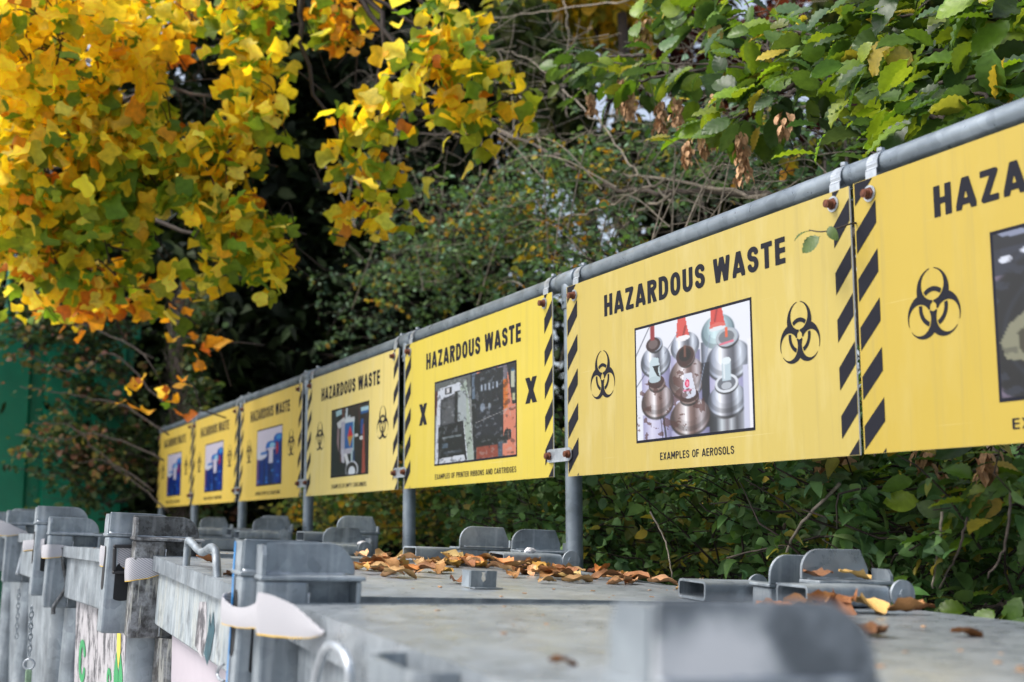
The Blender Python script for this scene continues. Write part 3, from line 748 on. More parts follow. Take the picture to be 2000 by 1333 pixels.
CAPBOX = [(.36, .85)]*3+[(.385, .845), (.303, .956), (.479, .787), (.366, .60)]
LAB = ['farthest yellow hazardous waste sign, at the left end of the pipe rail, picturing blue drums',
       'second yellow hazardous waste sign from the rail end, picturing blue drums, small and blurred',
       'third yellow hazardous waste sign from the rail end, largest of those picturing blue drums',
       'yellow hazardous waste sign picturing an ice cream printed tube among empty containers',
       'bright yellow sign with two black crosses and a picture of printer cartridges',
       'large faded yellow hazardous waste sign picturing rusty aerosol cans',
       'cut off yellow hazardous waste sign at the right edge, picturing a tyre and a rag']
_pics = [pic_drums(), None, None, pic_containers(), pic_cartridges(), pic_aerosols(), pic_tyre()]
TITLE = [text_mesh('HAZARDOUS', .4755, .0585), text_mesh('WASTE', .267, .0585)]
for q_ in TITLE: q_.materials.append(M['black_print'])
DRUM = None
TWIST = [(0, 0), (0, 0), (0, 0), (0, 0), (-.10, .0), (.05, .0), (.15, .001)]
for i, bx in enumerate(BX):
    W_ = BOARD_W if i < 6 else 1.2
    t = thing('hazard_sign', LAB[i], 'sign', (bx, 0, 0), 'yellow hazardous waste signs along the rail')
    t.rotation_euler = (0, R(TWIST[i][0]), 0)
    bm = bmesh.new(); box(bm, (0, 0, 0), (W_, .0035, BOARD_H))
    bd = bm_obj('board', bm, board_mat('sign panel %s' % ['ochre', 'ochre mid', 'yellow', 'pale', 'bright', 'faded', 'deep'][i], YELL[i], FADE[i]), t)
    bd.data.materials.append(M['edge_white'])
    for p in bd.data.polygons:
        if abs(p.normal.y) < .5: p.material_index = 1
    flat(STRIPES['L'], 'hazard_stripes', 0, 0, t); flat(STRIPES['R'], 'hazard_stripes', 0, 0, t)
    flat(TITLE[0], 'title_word', .2145, .4205, t); flat(TITLE[1], 'title_word', .7255, .4205, t)
    if i == 4:
        flat(CROSS, 'irritant_cross', .186, .262, t); flat(CROSS, 'irritant_cross', 1.060, .264, t)
    else:
        flat(BIO, 'biohazard_symbol', .2, .266, t); flat(BIO, 'biohazard_symbol', 1.03, .266, t)
    x0, x1 = {4: (.296, .962), 6: (.341, .89)}.get(i, (.369, .868)); z0, z1 = .071, .367
    bm = bmesh.new(); e = .0065
    o4 = [(x0, z0), (x1, z0), (x1, z1), (x0, z1)]; i4 = [(x0+e, z0+e), (x1-e, z0+e), (x1-e, z1-e), (x0+e, z1-e)]
    ov = [bm.verts.new((a, 0, b)) for a, b in o4]; iv = [bm.verts.new((a, 0, b)) for a, b in i4]
    for k in range(4): bm.faces.new((ov[k], ov[(k+1) % 4], iv[(k+1) % 4], iv[k]))
    o = bm_obj('picture_border', bm, M['black_print'], t); o.location = (0, -.0006, 0)
    if i < 3:
        if DRUM is None: DRUM = picture_mesh(_pics[0], x1-x0-2*e, z1-z0-2*e, 'printed_picture')
        pm = DRUM
    else: pm = picture_mesh(_pics[i], x1-x0-2*e, z1-z0-2*e, 'printed_picture')
    o = link('printed_picture', pm, None, t); o.location = (x0+e, -.0006, z0+e)
    cm = text_mesh(CAPT[i], CAPBOX[i][1]-CAPBOX[i][0], .0185, .15, .12, 14); cm.materials.append(M['black_print'])
    flat(cm, 'caption_lettering', CAPBOX[i][0], .0235, t)
    for bx_, bz_ in ((.047, .507), (1.152, .512)):
        bolt_into(t, bx_, bz_, .017+.004*random.random(), random.uniform(-.002, .002))
        o = link('pipe_clamp', CLAMP, None, t); o.location = (bx_+.003, 0, 0)
# lower joining tabs between neighbouring boards, round each post
for k, px_ in enumerate(POST_X[1:]):
    xl = BX[k]+BOARD_W; xr = BX[k+1]
    t = thing('joining_strap', 'galvanised bottom tab with rusty bolts %s' % ['between the two farthest signs', 'left of the largest blue drum sign', 'between the largest blue drum sign and the containers sign', 'between the containers sign and the printer cartridge sign', 'between the printer cartridge sign and the aerosol sign'][k],
              'bracket', ((xl+xr)/2, 0, .062), 'bottom tabs bolting neighbouring signs to a post')
    bm = bmesh.new(); hw = (xr-xl)/2+.028
    prism(bm, [(-hw, -.016), (-hw+.012, -.019), (hw-.014, -.019), (hw, -.01), (hw, .01), (hw-.014, .019), (-hw+.012, .019), (-hw, .016)], 1, -.0055, -.0028)
    bm_obj('tab_plate', bm, M['galv_bright'], t)
    bolt_into(t, -hw+.014, 0, .015, washer=False).location.y = -.0055
    bolt_into(t, hw-.014, 0, .015, washer=False).location.y = -.0055
# ------------------------------------------------------------------ steel waste containers
LW, LD, TOP = 1.08, 1.12, 1.10
def half_box_with_slot(bm, x0, x1, y0, y1, z0, z1, face, s0, s1, t0, t1, th=.006):
    """box column whose `face` side carries a real slot (s: along y or x, t: along z)"""
    # back and side plates
    if face == 'x+':
        box(bm, (x0, y0, z0), (x1-th, y1, z1))
        for a, b in (((x1-th, y0, z0), (x1, s0, z1)), ((x1-th, s1, z0), (x1, y1, z1)), ((x1-th, s0, z0), (x1, s1, t0)), ((x1-th, s0, t1), (x1, s1, z1))): box(bm, a, b)
def corner_post(parent, near, back, mat, slot=False, plate_h=.052, rusty=None, front_mat=None, LW=1.08, ysh=0.0, LD=1.12):
    """corner casing; canonical = far front corner, mirrored with sx/sy"""
    sx = -1 if near else 1; sy = -1 if back else 1
    def X(x): return (LW-x) if near else x
    def Y(y): return (LD-y) if back else y+ysh
    def bx(bm, a, b):
        xa, xb = sorted((X(a[0]), X(b[0]))); ya, yb = sorted((Y(a[1]), Y(b[1])))
        box(bm, (xa, ya, a[2]), (xb, yb, b[2]))
    T = TOP; y_out, y_in, y_mid = -.048, .115, .028
    bm = bmesh.new()
    bx(bm, (-.066, y_out, T-.20), (-.004, y_mid, T+.036))
    bevel(bm, .006, 2)
    # recessed pocket half: back wall, inner jamb, lower box
    b2 = bmesh.new()
    bx(b2, (-.066, y_mid+.0005, T-.20), (-.010, y_in, T-.012))
    bx(b2, (-.066, y_mid+.0005, T-.011), (-.060, y_in-.001, T+.036))
    bx(b2, (-.0655, y_in-.008, T-.0115), (-.006, y_in, T+.036))
    bevel(b2, .002, 1)
    me = bpy.data.meshes.new('tmp'); b2.to_mesh(me); b2.free(); bm.from_mesh(me); bpy.data.meshes.remove(me)
    post = bm_obj('corner_post', bm, mat, parent)
    bm = bmesh.new(); bx(bm, (-.069, y_out-.004, T+.0365), (-.001, y_in+.006, T+.0435)); bevel(bm, .0015, 1)
    bm_obj('stacking_shelf', bm, mat, post)
    # hand made weld beads where the casing halves and shelf meet
    bm = bmesh.new(); rw = random.Random(int(near)*2+int(back)+7)
    add_tube(bm, [(X(-.0045 if not near else -.0665), Y(y_mid), T-.195+k*.0085) for k in range(26)], [.0026*rw.uniform(.6, 1.35) for k in range(26)], 6)
    add_tube(bm, [(X(-.0625 if not near else -.0695), Y(y_out+k*.0085), T+.0445) for k in range(19)], [.0028*rw.uniform(.5, 1.4) for k in range(19)], 6)
    bm_obj('weld_bead', bm, M['galv_bright'], post, True)
    # guide plates
    z0, z1 = T+.044, T+.044+plate_h; r = plate_h-.004
    pts = [(y_out, z0), (y_in+.002, z0)]
    if back:
        pts = [(y_out+.012, z0), (y_in+.004, z0), (y_in+.004, z1-.04)]+[(y_in+.004-.04+.04*math.cos(a), z1-.04+.04*math.sin(a)) for a in np.linspace(.2, math.pi/2, 7)]+[(y_out+.03, z1), (y_out+.012, z0+.02)]
    else:
        pts += [(y_in+.002, z1-r)]+[(y_in+.002-r+r*math.cos(a), z1-r+r*math.sin(a)) for a in np.linspace(.08, math.pi/2, 10)]+[(y_out, z1)]
    bm = bmesh.new(); xa, xb = sorted((X(-.069), X(-.0625)))
    prism(bm, [(Y(a), b) for a, b in pts], 0, xa, xb); bevel(bm, .0012, 1, 60)
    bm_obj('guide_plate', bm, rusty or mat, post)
    bm = bmesh.new(); ya, yb = sorted((Y(y_out-.002), Y(y_out+.0045)))
    zz = z1-.004 if not back else z0+.022
    prism(bm, [(X(a), b) for a, b in [(-.0622, z0), (-.004, z0), (-.004, z1-.02 if not back else z0+.01), (-.014, zz), (-.0622, zz)]], 1, ya, yb)
    bm_obj('guide_plate', bm, front_mat or mat, post)
    if slot:
        bm = bmesh.new()
        # long slot in the face toward the yard, its inner shade painted as a dark flat piece with rounded ends
        pl = []
        for a in np.linspace(0, math.pi, 9): pl.append((-.035+.016*math.cos(a), T-.004+.016*math.sin(a)))
        for a in np.linspace(math.pi, 2*math.pi, 9): pl.append((-.035+.016*math.cos(a), T-.080+.016*math.sin(a)))
        ya, yb = sorted((Y(y_out-.0012), Y(y_out+.0008)))
        prism(bm, [(X(a), b) for a, b in pl], 1, ya, yb); bm_obj('slot', bm, M['slot'], post)
        bm = bmesh.new(); pl = []
        for a in np.linspace(0, math.pi, 9): pl.append((-.006+.019*math.cos(a), T-.045+.019*math.sin(a)))
        for a in np.linspace(math.pi, 2*math.pi, 9): pl.append((-.006+.019*math.cos(a), T-.115+.006*math.sin(a)))
        xa, xb = sorted((X(-.0672), X(-.0652)))
        prism(bm, [(Y(a), b) for a, b in pl], 0, xa, xb); bm_obj('slot', bm, M['slot'], post)
    # leg below the casing
    bm = bmesh.new(); add_tube(bm, [(X(-.030), Y(.078), -.03), (X(-.030), Y(.078), T-.199)], .054, 18)
    o = bm_obj('leg', bm, mat, parent); auto_smooth(o)
    return post
def rhs_tube(x0, x1, y0, y1, z0, z1, th=.0045):
    bm = bmesh.new()
    def ringpts(a, r_):
        xs0, xs1, zs0, zs1 = x0+a, x1-a, z0+a, z1-a; P = []
        for cx, cz, a0 in ((xs1-r_, zs1-r_, 0), (xs0+r_, zs1-r_, 90), (xs0+r_, zs0+r_, 180), (xs1-r_, zs0+r_, 270)):
            for t in (0, 30, 60, 90): P.append((cx+r_*math.cos(R(a0+t)), cz+r_*math.sin(R(a0+t))))
        return P
    O, I = ringpts(0, .009), ringpts(th, .0055); n = len(O)
    L = [[bm.verts.new((p[0], y, p[1])) for p in P] for P, y in ((O, y0), (O, y1), (I, y1-.001), (I, y0))]
    for k in range(n):
        k2 = (k+1) % n
        bm.faces.new((L[0][k], L[0][k2], L[1][k2], L[1][k])); bm.faces.new((L[3][k], L[3][k2], L[0][k2], L[0][k])); bm.faces.new((L[2][k], L[2][k2], L[3][k2], L[3][k]))
    bm.faces.new(L[1]); bm.faces.new(L[2])
    bmesh.ops.recalc_face_normals(bm, faces=bm.faces[:])
    return bm
def container(label, q, lidmat, mats, group='galvanised waste containers standing in a row', handle='bent', band=None, extras=True, slot=True, panel=None, LW=1.08, ysh=0.0, edge_h=.034, LD=1.12):
    x0, y0, z0, th, tx, ty = q
    e1 = Vector((math.cos(th), -math.sin(th), tx)).normalized(); e2 = Vector((math.sin(th), math.cos(th), ty)); e3 = e1.cross(e2).normalized(); e2 = e3.cross(e1)
    org = Vector((x0, y0, z0)) - e3*TOP
    t = thing('waste_container', label, 'waste container', org, group)
    mx = Matrix.Identity(4)
    for i in range(3): mx[i][0] = e1[i]; mx[i][1] = e2[i]; mx[i][2] = e3[i]; mx[i][3] = org[i]
    t.matrix_world = mx
    g = mats
    # lid: slightly crowned sheet with a folded edge
    bm = bmesh.new(); nx, ny = 12, 12
    box(bm, (0, 0, TOP-.030), (LW, LD, TOP-.0005)); bevel(bm, .005, 2)
    # folded welt round the top edge
    lid = bm_obj('lid', bm, lidmat, t); auto_smooth(lid)
    bm = bmesh.new()
    for a, b in (((.0, -.0035, TOP-edge_h), (LW, .0, TOP+.0012)), ((-.0035, -.0035, TOP-edge_h), (0, LD, TOP+.0012)), ((LW, -.0035, TOP-edge_h), (LW+.0035, LD, TOP+.0012))): box(bm, a, b)
    bm_obj('lid_edge', bm, g if edge_h < .05 else lidmat, lid)
    # rim band and tapering body
    bm = bmesh.new(); box(bm, (.008, .012, TOP-.165), (LW-.008, LD-.012, TOP-.032)); bevel(bm, .004, 1)
    bm_obj('rim_band', bm, band or g, t)
    bm = bmesh.new()
    v = box(bm, (.06, .10, .10), (LW-.06, LD-.10, TOP-.166))
    for q_ in v[4:]: q_.co.x += .03*(1 if q_.co.x > LW/2 else -1); q_.co.y += .05*(1 if q_.co.y > LD/2 else -1)
    bevel(bm, .01, 2); bm_obj('body', bm, g, t)
    bm = bmesh.new()
    for xx in (.25, .80): box(bm, (xx-.04, .03, .03), (xx+.04, LD-.03, .099))
    bm_obj('skid', bm, g, t)
    for near in (0, 1):
        for back in (0, 1):
            corner_post(t, near, back, g if not isinstance(extras, dict) else extras.get((near, back), g), slot=(slot and near == 1 and back == 0), plate_h=.052 if not back else .058,
                        rusty=(extras or {}).get(('plate', near, back)) if isinstance(extras, dict) else None, LW=LW, ysh=ysh if (near and not back) else 0, LD=LD)
    # lid arms with pivots at the back corners
    for x_a in (.006, LW-.106):
        bm = rhs_tube(x_a, x_a+.10, LD-.22, LD-.045, TOP+.002, TOP+.040)
        o = bm_obj('hinge_arm', bm, M['galv'], lid); auto_smooth(o)
        bm = bmesh.new(); cx_ = x_a+.104 if x_a < .5 else x_a-.004
        cyl(bm, (cx_-.003, LD-.018, TOP+.026), (cx_+.003, LD-.018, TOP+.026), .026, 24); cyl(bm, (cx_-.007, LD-.018, TOP+.026), (cx_+.008, LD-.018, TOP+.026), .011, 6)
        box(bm, (x_a, LD-.046, TOP+.012), (x_a+.10, LD-.012, TOP+.03))
        o = bm_obj('hinge_pivot', bm, M['galv'], lid); auto_smooth(o)
    # handle
    if handle == 'bent':
        pts = [(.33, .016, TOP-.004), (.32, .018, TOP+.044), (.345, .016, TOP+.055), (.42, .022, TOP+.040), (.48, .022, TOP+.038), (.575, .016, TOP+.053), (.61, .016, TOP+.052), (.635, .016, TOP+.042), (.665, .016, TOP-.004)]
        bm = bmesh.new(); add_tube(bm, smooth_line(pts, 4), .0085, 12)
    elif handle == 'bar':
        pts = [(.55, .06, TOP-.004), (.55, .06, TOP+.058), (.57, .06, TOP+.066), (.85, .06, TOP+.060), (.87, .06, TOP+.050), (.87, .06, TOP-.004)]
        bm = bmesh.new(); add_tube(bm, pts, .008, 10)
    else:
        bm = bmesh.new()      # flat bar loop welded to the front of the lid
        pth = [(.66, -.004), (.665, -.030), (.685, -.046), (.71, -.050), (.80, -.050), (.825, -.046), (.843, -.030), (.848, -.004)]
        pth = smooth_line([(a, b, 0) for a, b in pth], 4)
        for a, b in zip(pth[:-1], pth[1:]):
            vs = []
            d = (b-a)/np.linalg.norm(b-a); nn = np.array([-d[1], d[0], 0])*.0045
            for p in (a, b):
                for s in (-1, 1):
                    for z in (TOP-.042, TOP-.006): vs.append(bm.verts.new((p[0]+s*nn[0], p[1]+s*nn[1], z)))
            for f in ((0, 1, 5, 4), (2, 6, 7, 3), (1, 3, 7, 5), (0, 4, 6, 2)): bm.faces.new([vs[i] for i in f])
        bmesh.ops.remove_doubles(bm, verts=bm.verts[:], dist=.0003)
        bmesh.ops.recalc_face_normals(bm, faces=bm.faces[:])
    o = bm_obj('lid_handle', bm, M['galv'], lid); auto_smooth(o, 50)
    if panel:
        bm = bmesh.new(); vs = [bm.verts.new(p) for p in ((.13, .046, TOP-.30), (LW-.13, .046, TOP-.30), (LW-.13, .046, TOP-.168), (.13, .046, TOP-.168))]
        bm2 = bmesh.new(); a = .046; 
        v = box(bm2, (.10, .085, .2), (LW-.10, .098, TOP-.17))
        for q_ in v[4:]: q_.co.y -= .045
        bm.free(); bm_obj('side_sticker', bm2, panel, t)
    return t, mx

def sticker_mat():
    mt, nt, p, out = new_mat('peeling white sticker')
    v = coords(nt, (1, 1, .4)); n = noise(nt, v, 22, 6, .75)
    c = ramp(nt, n, [(.44, (.07, .07, .08)), (.50, (.40, .39, .41)), (.8, (.56, .55, .58))]).outputs[0]
    nt.links.new(c, p.inputs['Base Color']); p.inputs['Roughness'].default_value = .55; return mt
M['sticker'] = sticker_mat()
M['pink_white'] = simple('pinkish white panel', (.47, .43, .48), .5, 0, .08, 6)
def scabbed_mat():
    mt, nt, p, out = new_mat('blackened steel with pale runs')
    v = coords(nt); vs = coords(nt, (1, 1, .07)); n = noise(nt, v, 22, 7, .7); s_ = noise(nt, vs, 46, 5, .7)
    c = ramp(nt, n, [(.40, (.035, .034, .033)), (.50, (.13, .135, .14)), (.60, (.27, .285, .30)), (.72, (.05, .05, .05))]).outputs[0]
    k = ramp(nt, s_, [(.53, (0, 0, 0)), (.60, (.9, .9, .9)), (.66, (.3, .3, .3)), (.70, (.9, .9, .9))]).outputs[0]
    z = nt.nodes.new('ShaderNodeSeparateXYZ'); nt.links.new(v, z.inputs[0])
    zr = ramp(nt, z.outputs[2], [(0, (1, 1, 1)), (1, (1, 1, 1))]); mr = N(nt, 'MapRange'); nt.links.new(z.outputs[2], mr.inputs[0]); mr.inputs[1].default_value = 1.13; mr.inputs[2].default_value = 1.05
    mm = N(nt, 'Math', operation='MULTIPLY'); nt.links.new(k, mm.inputs[0]); nt.links.new(mr.outputs[0], mm.inputs[1])
    c = mixc(nt, mm.outputs[0], c, (.50, .50, .45))
    nt.links.new(c, p.inputs['Base Color']); p.inputs['Roughness'].default_value = .6; bump(nt, p, s_, .5, .003); return mt
M['scabbed'] = scabbed_mat()
BINQ = {
 'b0': (2.400, -1.100, -.257, .080, -.014, -.026),
 'b1': (1.185, -1.105, -.206, .012, -.040, -.042),
 'b2': (-.030, -1.185, -.198, -.022, .002, -.045),
 'b3': (-1.26, -1.232, -.162, -.010, .000, -.036),
 'b4': (-2.49, -1.215, -.155, -.010, .000, -.032),
 'b5': (-3.72, -1.12, -.150, .040, .000, .0),
}
MXB = {}
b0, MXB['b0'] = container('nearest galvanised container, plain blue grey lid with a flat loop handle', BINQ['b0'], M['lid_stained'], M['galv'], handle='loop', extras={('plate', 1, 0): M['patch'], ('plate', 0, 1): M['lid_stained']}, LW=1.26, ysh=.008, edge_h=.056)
b1, MXB['b1'] = container('container with heaps of brown leaves on its lid and paint runs down its rim', BINQ['b1'], M['lid'], M['galv'], band=M['drips'],
                          extras={(0, 0): M['scabbed'], ('plate', 0, 0): M['galv_dark'], ('plate', 1, 0): M['galv_pipe']}, panel=M['pink_white'])
b2, MXB['b2'] = container('container with a squared bar handle and a torn white and green sticker', BINQ['b2'], M['lid'], M['galv'], handle='bar', band=M['galv'], panel=M['sticker'], LD=1.03)
b3, MXB['b3'] = container('fourth container from the camera, its lid low behind the padlock chain', BINQ['b3'], M['lid'], M['galv'], handle='bar')
b4, MXB['b4'] = container('fifth container from the camera, mostly hidden, its corner stacking plate showing', BINQ['b4'], M['lid'], M['galv'], handle='bar', slot=False)
# a near container just in front of the camera's right, touching the first
def on_lid(b, px, py, lift=0.0):
    """point of container b's lid plane seen at a pixel -> local coordinates"""
    mi = MXB[b].inverted(); c0 = mi @ Vector(CAM); d = mi.to_3x3() @ Vector(ray(px, py))
    t = (TOP+lift-c0.z)/d.z; p = c0+d*t; return p

# notched steel clip standing on the leafy lid
bm = bmesh.new()
prism(bm, [(-.030, 0), (.030, 0), (.030, .036), (.006, .036), (.004, .028), (.007, .018), (0, .012), (-.006, .020), (-.003, .029), (-.007, .036), (-.030, .036)], 0, -.002, .0015)
prism(bm, [(-.030, 0.0012), (.036, 0.0012), (.036, .003), (-.030, .003)], 0, .0016, .02)
box(bm, (-.035, -.031, .002), (-.0021, -.0285, .035))
box(bm, (-.038, -.030, .033), (-.0021, .029, .0355))
clip = bm_obj('lid_clip', bm, M['galv_dark'] if False else M['galv'])
tag(clip, 'small notched steel block standing alone on the leafy container lid', 'steel clip')
pl = on_lid('b1', 943, 1150); clip.matrix_world = MXB['b1'] @ Matrix.Translation((pl.x, pl.y, TOP)) @ Matrix.Rotation(.08, 4, 'Z')

# ------------------------------------------------------------------ webbing straps between the corner posts
def ribbon(name, pts, widths, label, edge=True, th=.0022, tilt=None):
    """vertical band of webbing along a path; widths = full height at each point"""
    P = smooth_line(pts, 6); Wd = np.interp(np.linspace(0, 1, len(P)), np.linspace(0, 1, len(widths)), widths)
    Tl = np.interp(np.linspace(0, 1, len(P)), np.linspace(0, 1, len(tilt)), tilt) if tilt else np.zeros(len(P))
    bm = bmesh.new(); rows = []; T = np.gradient(P, axis=0)
    for p, wd, t, tl in zip(P, Wd, T, Tl):
        n = np.array([t[1], -t[0], 0]); n /= np.linalg.norm(n)+1e-9; upv = np.array([0, 0, 1.0])*math.cos(tl)+n*math.sin(tl)
        nn = np.cross(t/np.linalg.norm(t), upv)
        row = []
        for s in (1, .5, 0, -.5, -.92, -1): row.append((p+upv*wd*.5*s+nn*th*.5*(1-s*s)*1.6))
        rows.append(([bm.verts.new(q) for q in row], [bm.verts.new(q-nn*th) for q in row]))
    for (a, a2), (b, b2) in zip(rows[:-1], rows[1:]):
        for k in range(5):
            f = bm.faces.new((a[k], b[k], b[k+1], a[k+1])); f.material_index = 1 if k == 4 else 0
            f = bm.faces.new((a2[k+1], b2[k+1], b2[k], a2[k])); f.material_index = 1 if k == 4 else 0
        bm.faces.new((a[0], a2[0], b2[0], b[0])); bm.faces.new((a[5], b[5], b2[5], a2[5]))
    o = bm_obj(name, bm, M['strap']); o.data.materials.append(M['yellow_edge'])
    auto_smooth(o, 60)
    return tag(o, label, 'strap', 'white webbing straps tying container corners together')
ribbon('webbing_strap', [(2.25, -1.10, -.258), (2.262, -1.165, -.262), (2.285, -1.186, -.270), (2.34, -1.182, -.277), (2.40, -1.178, -.276), (2.455, -1.176, -.270), (2.478, -1.176, -.266), (2.49, -1.178, -.264), (2.53, -1.166, -.266), (2.58, -1.150, -.271), (2.63, -1.139, -.278), (2.668, -1.130, -.282)],
       [.036, .040, .044, .032, .032, .036, .046, .064, .060, .048, .026, .004], 'broad white webbing strap looped between the nearest corner posts, tapering to a point')
ribbon('webbing_strap', [(1.02, -1.17, -.205), (1.03, -1.205, -.205), (1.065, -1.216, -.207), (1.11, -1.19, -.210), (1.118, -1.16, -.212), (1.122, -1.13, -.212)], [.046, .05, .052, .05, .046],
       'white herringbone strap over a black buckle, second junction from the camera, left piece')
ribbon('webbing_strap', [(1.115, -1.155, -.243), (1.135, -1.166, -.242), (1.172, -1.160, -.238), (1.186, -1.120, -.236), (1.188, -1.07, -.234), (1.18, -1.04, -.231)], [.030, .055, .058, .05, .024, .004],
       'white strap end with yellow edge curling round the blackened corner post')
ribbon('webbing_strap', [(-.20, -1.24, -.198), (-.185, -1.30, -.198), (-.14, -1.27, -.193), (-.10, -1.24, -.190)], [.034, .036, .034, .034], 'thin white strap piece left of the third corner post')
ribbon('webbing_strap', [(-.115, -1.24, -.215), (-.09, -1.248, -.216), (-.028, -1.236, -.214), (-.026, -1.20, -.213), (-.024, -1.15, -.212)], [.03, .042, .046, .042, .02], 'short white strap bulge round the third corner post with a hook beside it')
ribbon('webbing_strap', [(-1.34, -1.44, -.16), (-1.33, -1.40, -.14), (-1.28, -1.33, -.135), (-1.255, -1.27, -.147), (-1.25, -1.20, -.160)], [.07, .07, .075, .05, .006], 'farthest white strap, a wide pale triangle at the left edge')
# black buckle
bm = bmesh.new(); box(bm, (-.004, -.030, -.034), (.004, .030, -.026)); box(bm, (-.004, -.030, .030), (.004, .030, .038)); box(bm, (-.004, -.030, -.026), (.004, -.022, .030)); box(bm, (-.004, .022, -.026), (.004, .030, .030)); bevel(bm, .002, 1)
o = bm_obj('buckle', bm, M['black_plastic']); o.location = (1.125, -1.165, -.216)
tag(o, 'black rectangular buckle behind the herringbone strap on the second junction', 'buckle')

# ------------------------------------------------------------------ hook rods, chains, padlock
def rod(name, pts, r, label, cat, mat=None):
    bm = bmesh.new(); add_tube(bm, smooth_line(pts, 5), r, 10); o = bm_obj(name, bm, mat or M['galv_dark'], None, True)
    return tag(o, label, cat)
rod('hook_rod', [at_x(x, y, -.03) for x, y in ((121, 1070), (124, 1104), (130, 1136), (127, 1152), (112, 1174), (105, 1186), (104, 1200))], .0065, 'bent dark lashing hook rod hanging beside the third corner post', 'hook')
rod('hook_rod', [at_x(x, y, -1.24) for x, y in ((49, 1058), (46, 1075), (40, 1100), (34, 1123))], .009, 'thin grey lashing hook rod under the farthest white strap', 'hook', M['galv_bright'])
def chain(x, y, ztop, n, label, pitch=.020, r=.0022):
    t = thing('chain', label, 'chain', (x, y, ztop-n*pitch), 'steel chains hanging from the container corners')
    base = None
    for k in range(n):
        if base is None:
            bm = bmesh.new()
            a = np.linspace(0, 2*math.pi, 13)
            pts = [(.0065*math.cos(q), 0, .0125*math.sin(q)) for q in a]
            add_tube(bm, pts, r, 6); base = bm_obj('chain_link', bm, M['galv'], t, True); o = base
        else: o = base.copy(); COL.objects.link(o); o.parent = t
        o.location = (.002*math.sin(k*.9), 0, (n-k-.5)*pitch); o.rotation_euler = (0, .12*math.sin(k*1.7), (k % 2)*math.pi/2+.3)
    return t
p1 = at_x(62, 1185, -.12); p2 = at_x(57, 1293, -.12)
chain(p1[0], p1[1], p1[2], int((p1[2]-p2[2])/.018), 'thin chain ending in a ring and green tag, left of the third corner post', .018)
p3 = at_x(37, 1150, -1.2); p4 = at_x(33, 1252, -1.2)
chain(p3[0], p3[1], p3[2], int((p3[2]-p4[2])/.020), 'farther thin chain with a small hook at its end', .020)
bm = bmesh.new(); a = np.linspace(0, 2*math.pi, 22); add_tube(bm, [(.016*math.cos(q)*.4, .016*math.cos(q), .016*math.sin(q)) for q in a], .0035, 8)
o = bm_obj('steel_ring', bm, M['galv_bright'], None, True); o.location = (p2[0], p2[1], p2[2]-.008); tag(o, 'round steel ring hanging at the end of the near chain', 'ring')
bm = bmesh.new(); box(bm, (-.007, -.010, -.10), (.007, .010, -.012)); bevel(bm, .005, 2)
o = bm_obj('padlock_tag', bm, simple('mossy plastic tag', (.22, .34, .22), .6, 0, .4, 60)); o.location = (p2[0], p2[1], p2[2]-.012); tag(o, 'narrow mossy green tag hanging below the steel ring', 'tag')
rod('lashing_hook', [at_y(x, y, -1.165) for x, y in ((612, 1345), (622, 1305), (634, 1272), (648, 1260), (662, 1266), (676, 1284), (683, 1310), (681, 1345))], .0065, 'blurred thick steel shackle on the front of the nearest container', 'shackle', M['galv_bright'])
rod('lashing_hook', [at_y(x, y, -1.165) for x, y in ((436, 1298), (428, 1305), (425, 1316), (429, 1327), (437, 1331))], .003, 'small bright open hook below the painted rim', 'hook', M['galv_bright'])

# front details on the third container: sticker lettering and leaf emblem (flat print)
def poly_sheet(name, pts, mat, mx, parent=None):
    bm = bmesh.new(); bm.faces.new([bm.verts.new((p[0], 0, p[1])) for p in pts]); o = bm_obj(name, bm, mat); o.matrix_world = mx; return o
M['sticker_green'] = simple('green print', (.03, .30, .10), .5); M['sticker_yellow'] = simple('yellow print', (.75, .62, .08), .5)
def sticker_local(x, z, dy=-.0015):
    # front face of the side sticker: y = .085 at z=.2 leaning to .040 at z=TOP-.17
    y = .085-.045*(z-.2)/(TOP-.17-.2); return (x, y+dy, z)
def sheet(name, pts, mat, parent, dy=-.0015):
    bm = bmesh.new(); bm.faces.new([bm.verts.new(sticker_local(x, z, dy)) for x, z in pts]); return bm_obj(name, bm, mat, parent)
T = TOP
st = [o for o in b2.children if o.name.startswith('side_sticker')][0]
sheet('emblem_leaf', [(.86, T-.44), (.83, T-.40), (.83, T-.32), (.865, T-.265), (.895, T-.32), (.895, T-.40)], M['sticker_green'], st)
sheet('emblem_leaf', [(.93, T-.44), (.90, T-.40), (.90, T-.32), (.925, T-.265), (.96, T-.32), (.96, T-.40)], M['sticker_green'], st)
sheet('emblem_flame', [(.87, T-.19), (.92, T-.19), (.925, T-.262), (.898, T-.31), (.868, T-.262)], M['sticker_yellow'], st, -.002)
for ch, x0, z0, w_, h_ in (('C', .20, T-.41, .13, .13), ('S', .72, T-.42, .07, .10)):
    me = text_mesh(ch, w_, h_, .17, .1, 26); n = len(me.vertices); a = np.empty(n*3); me.vertices.foreach_get('co', a); a = a.reshape(-1, 3)
    for k in range(n): a[k] = sticker_local(x0+a[k][0], z0+a[k][2], -.002)
    me.vertices.foreach_set('co', a.reshape(-1)); me.materials.append(M['sticker_green']); me.update(); link('sticker_letter', me, None, st)
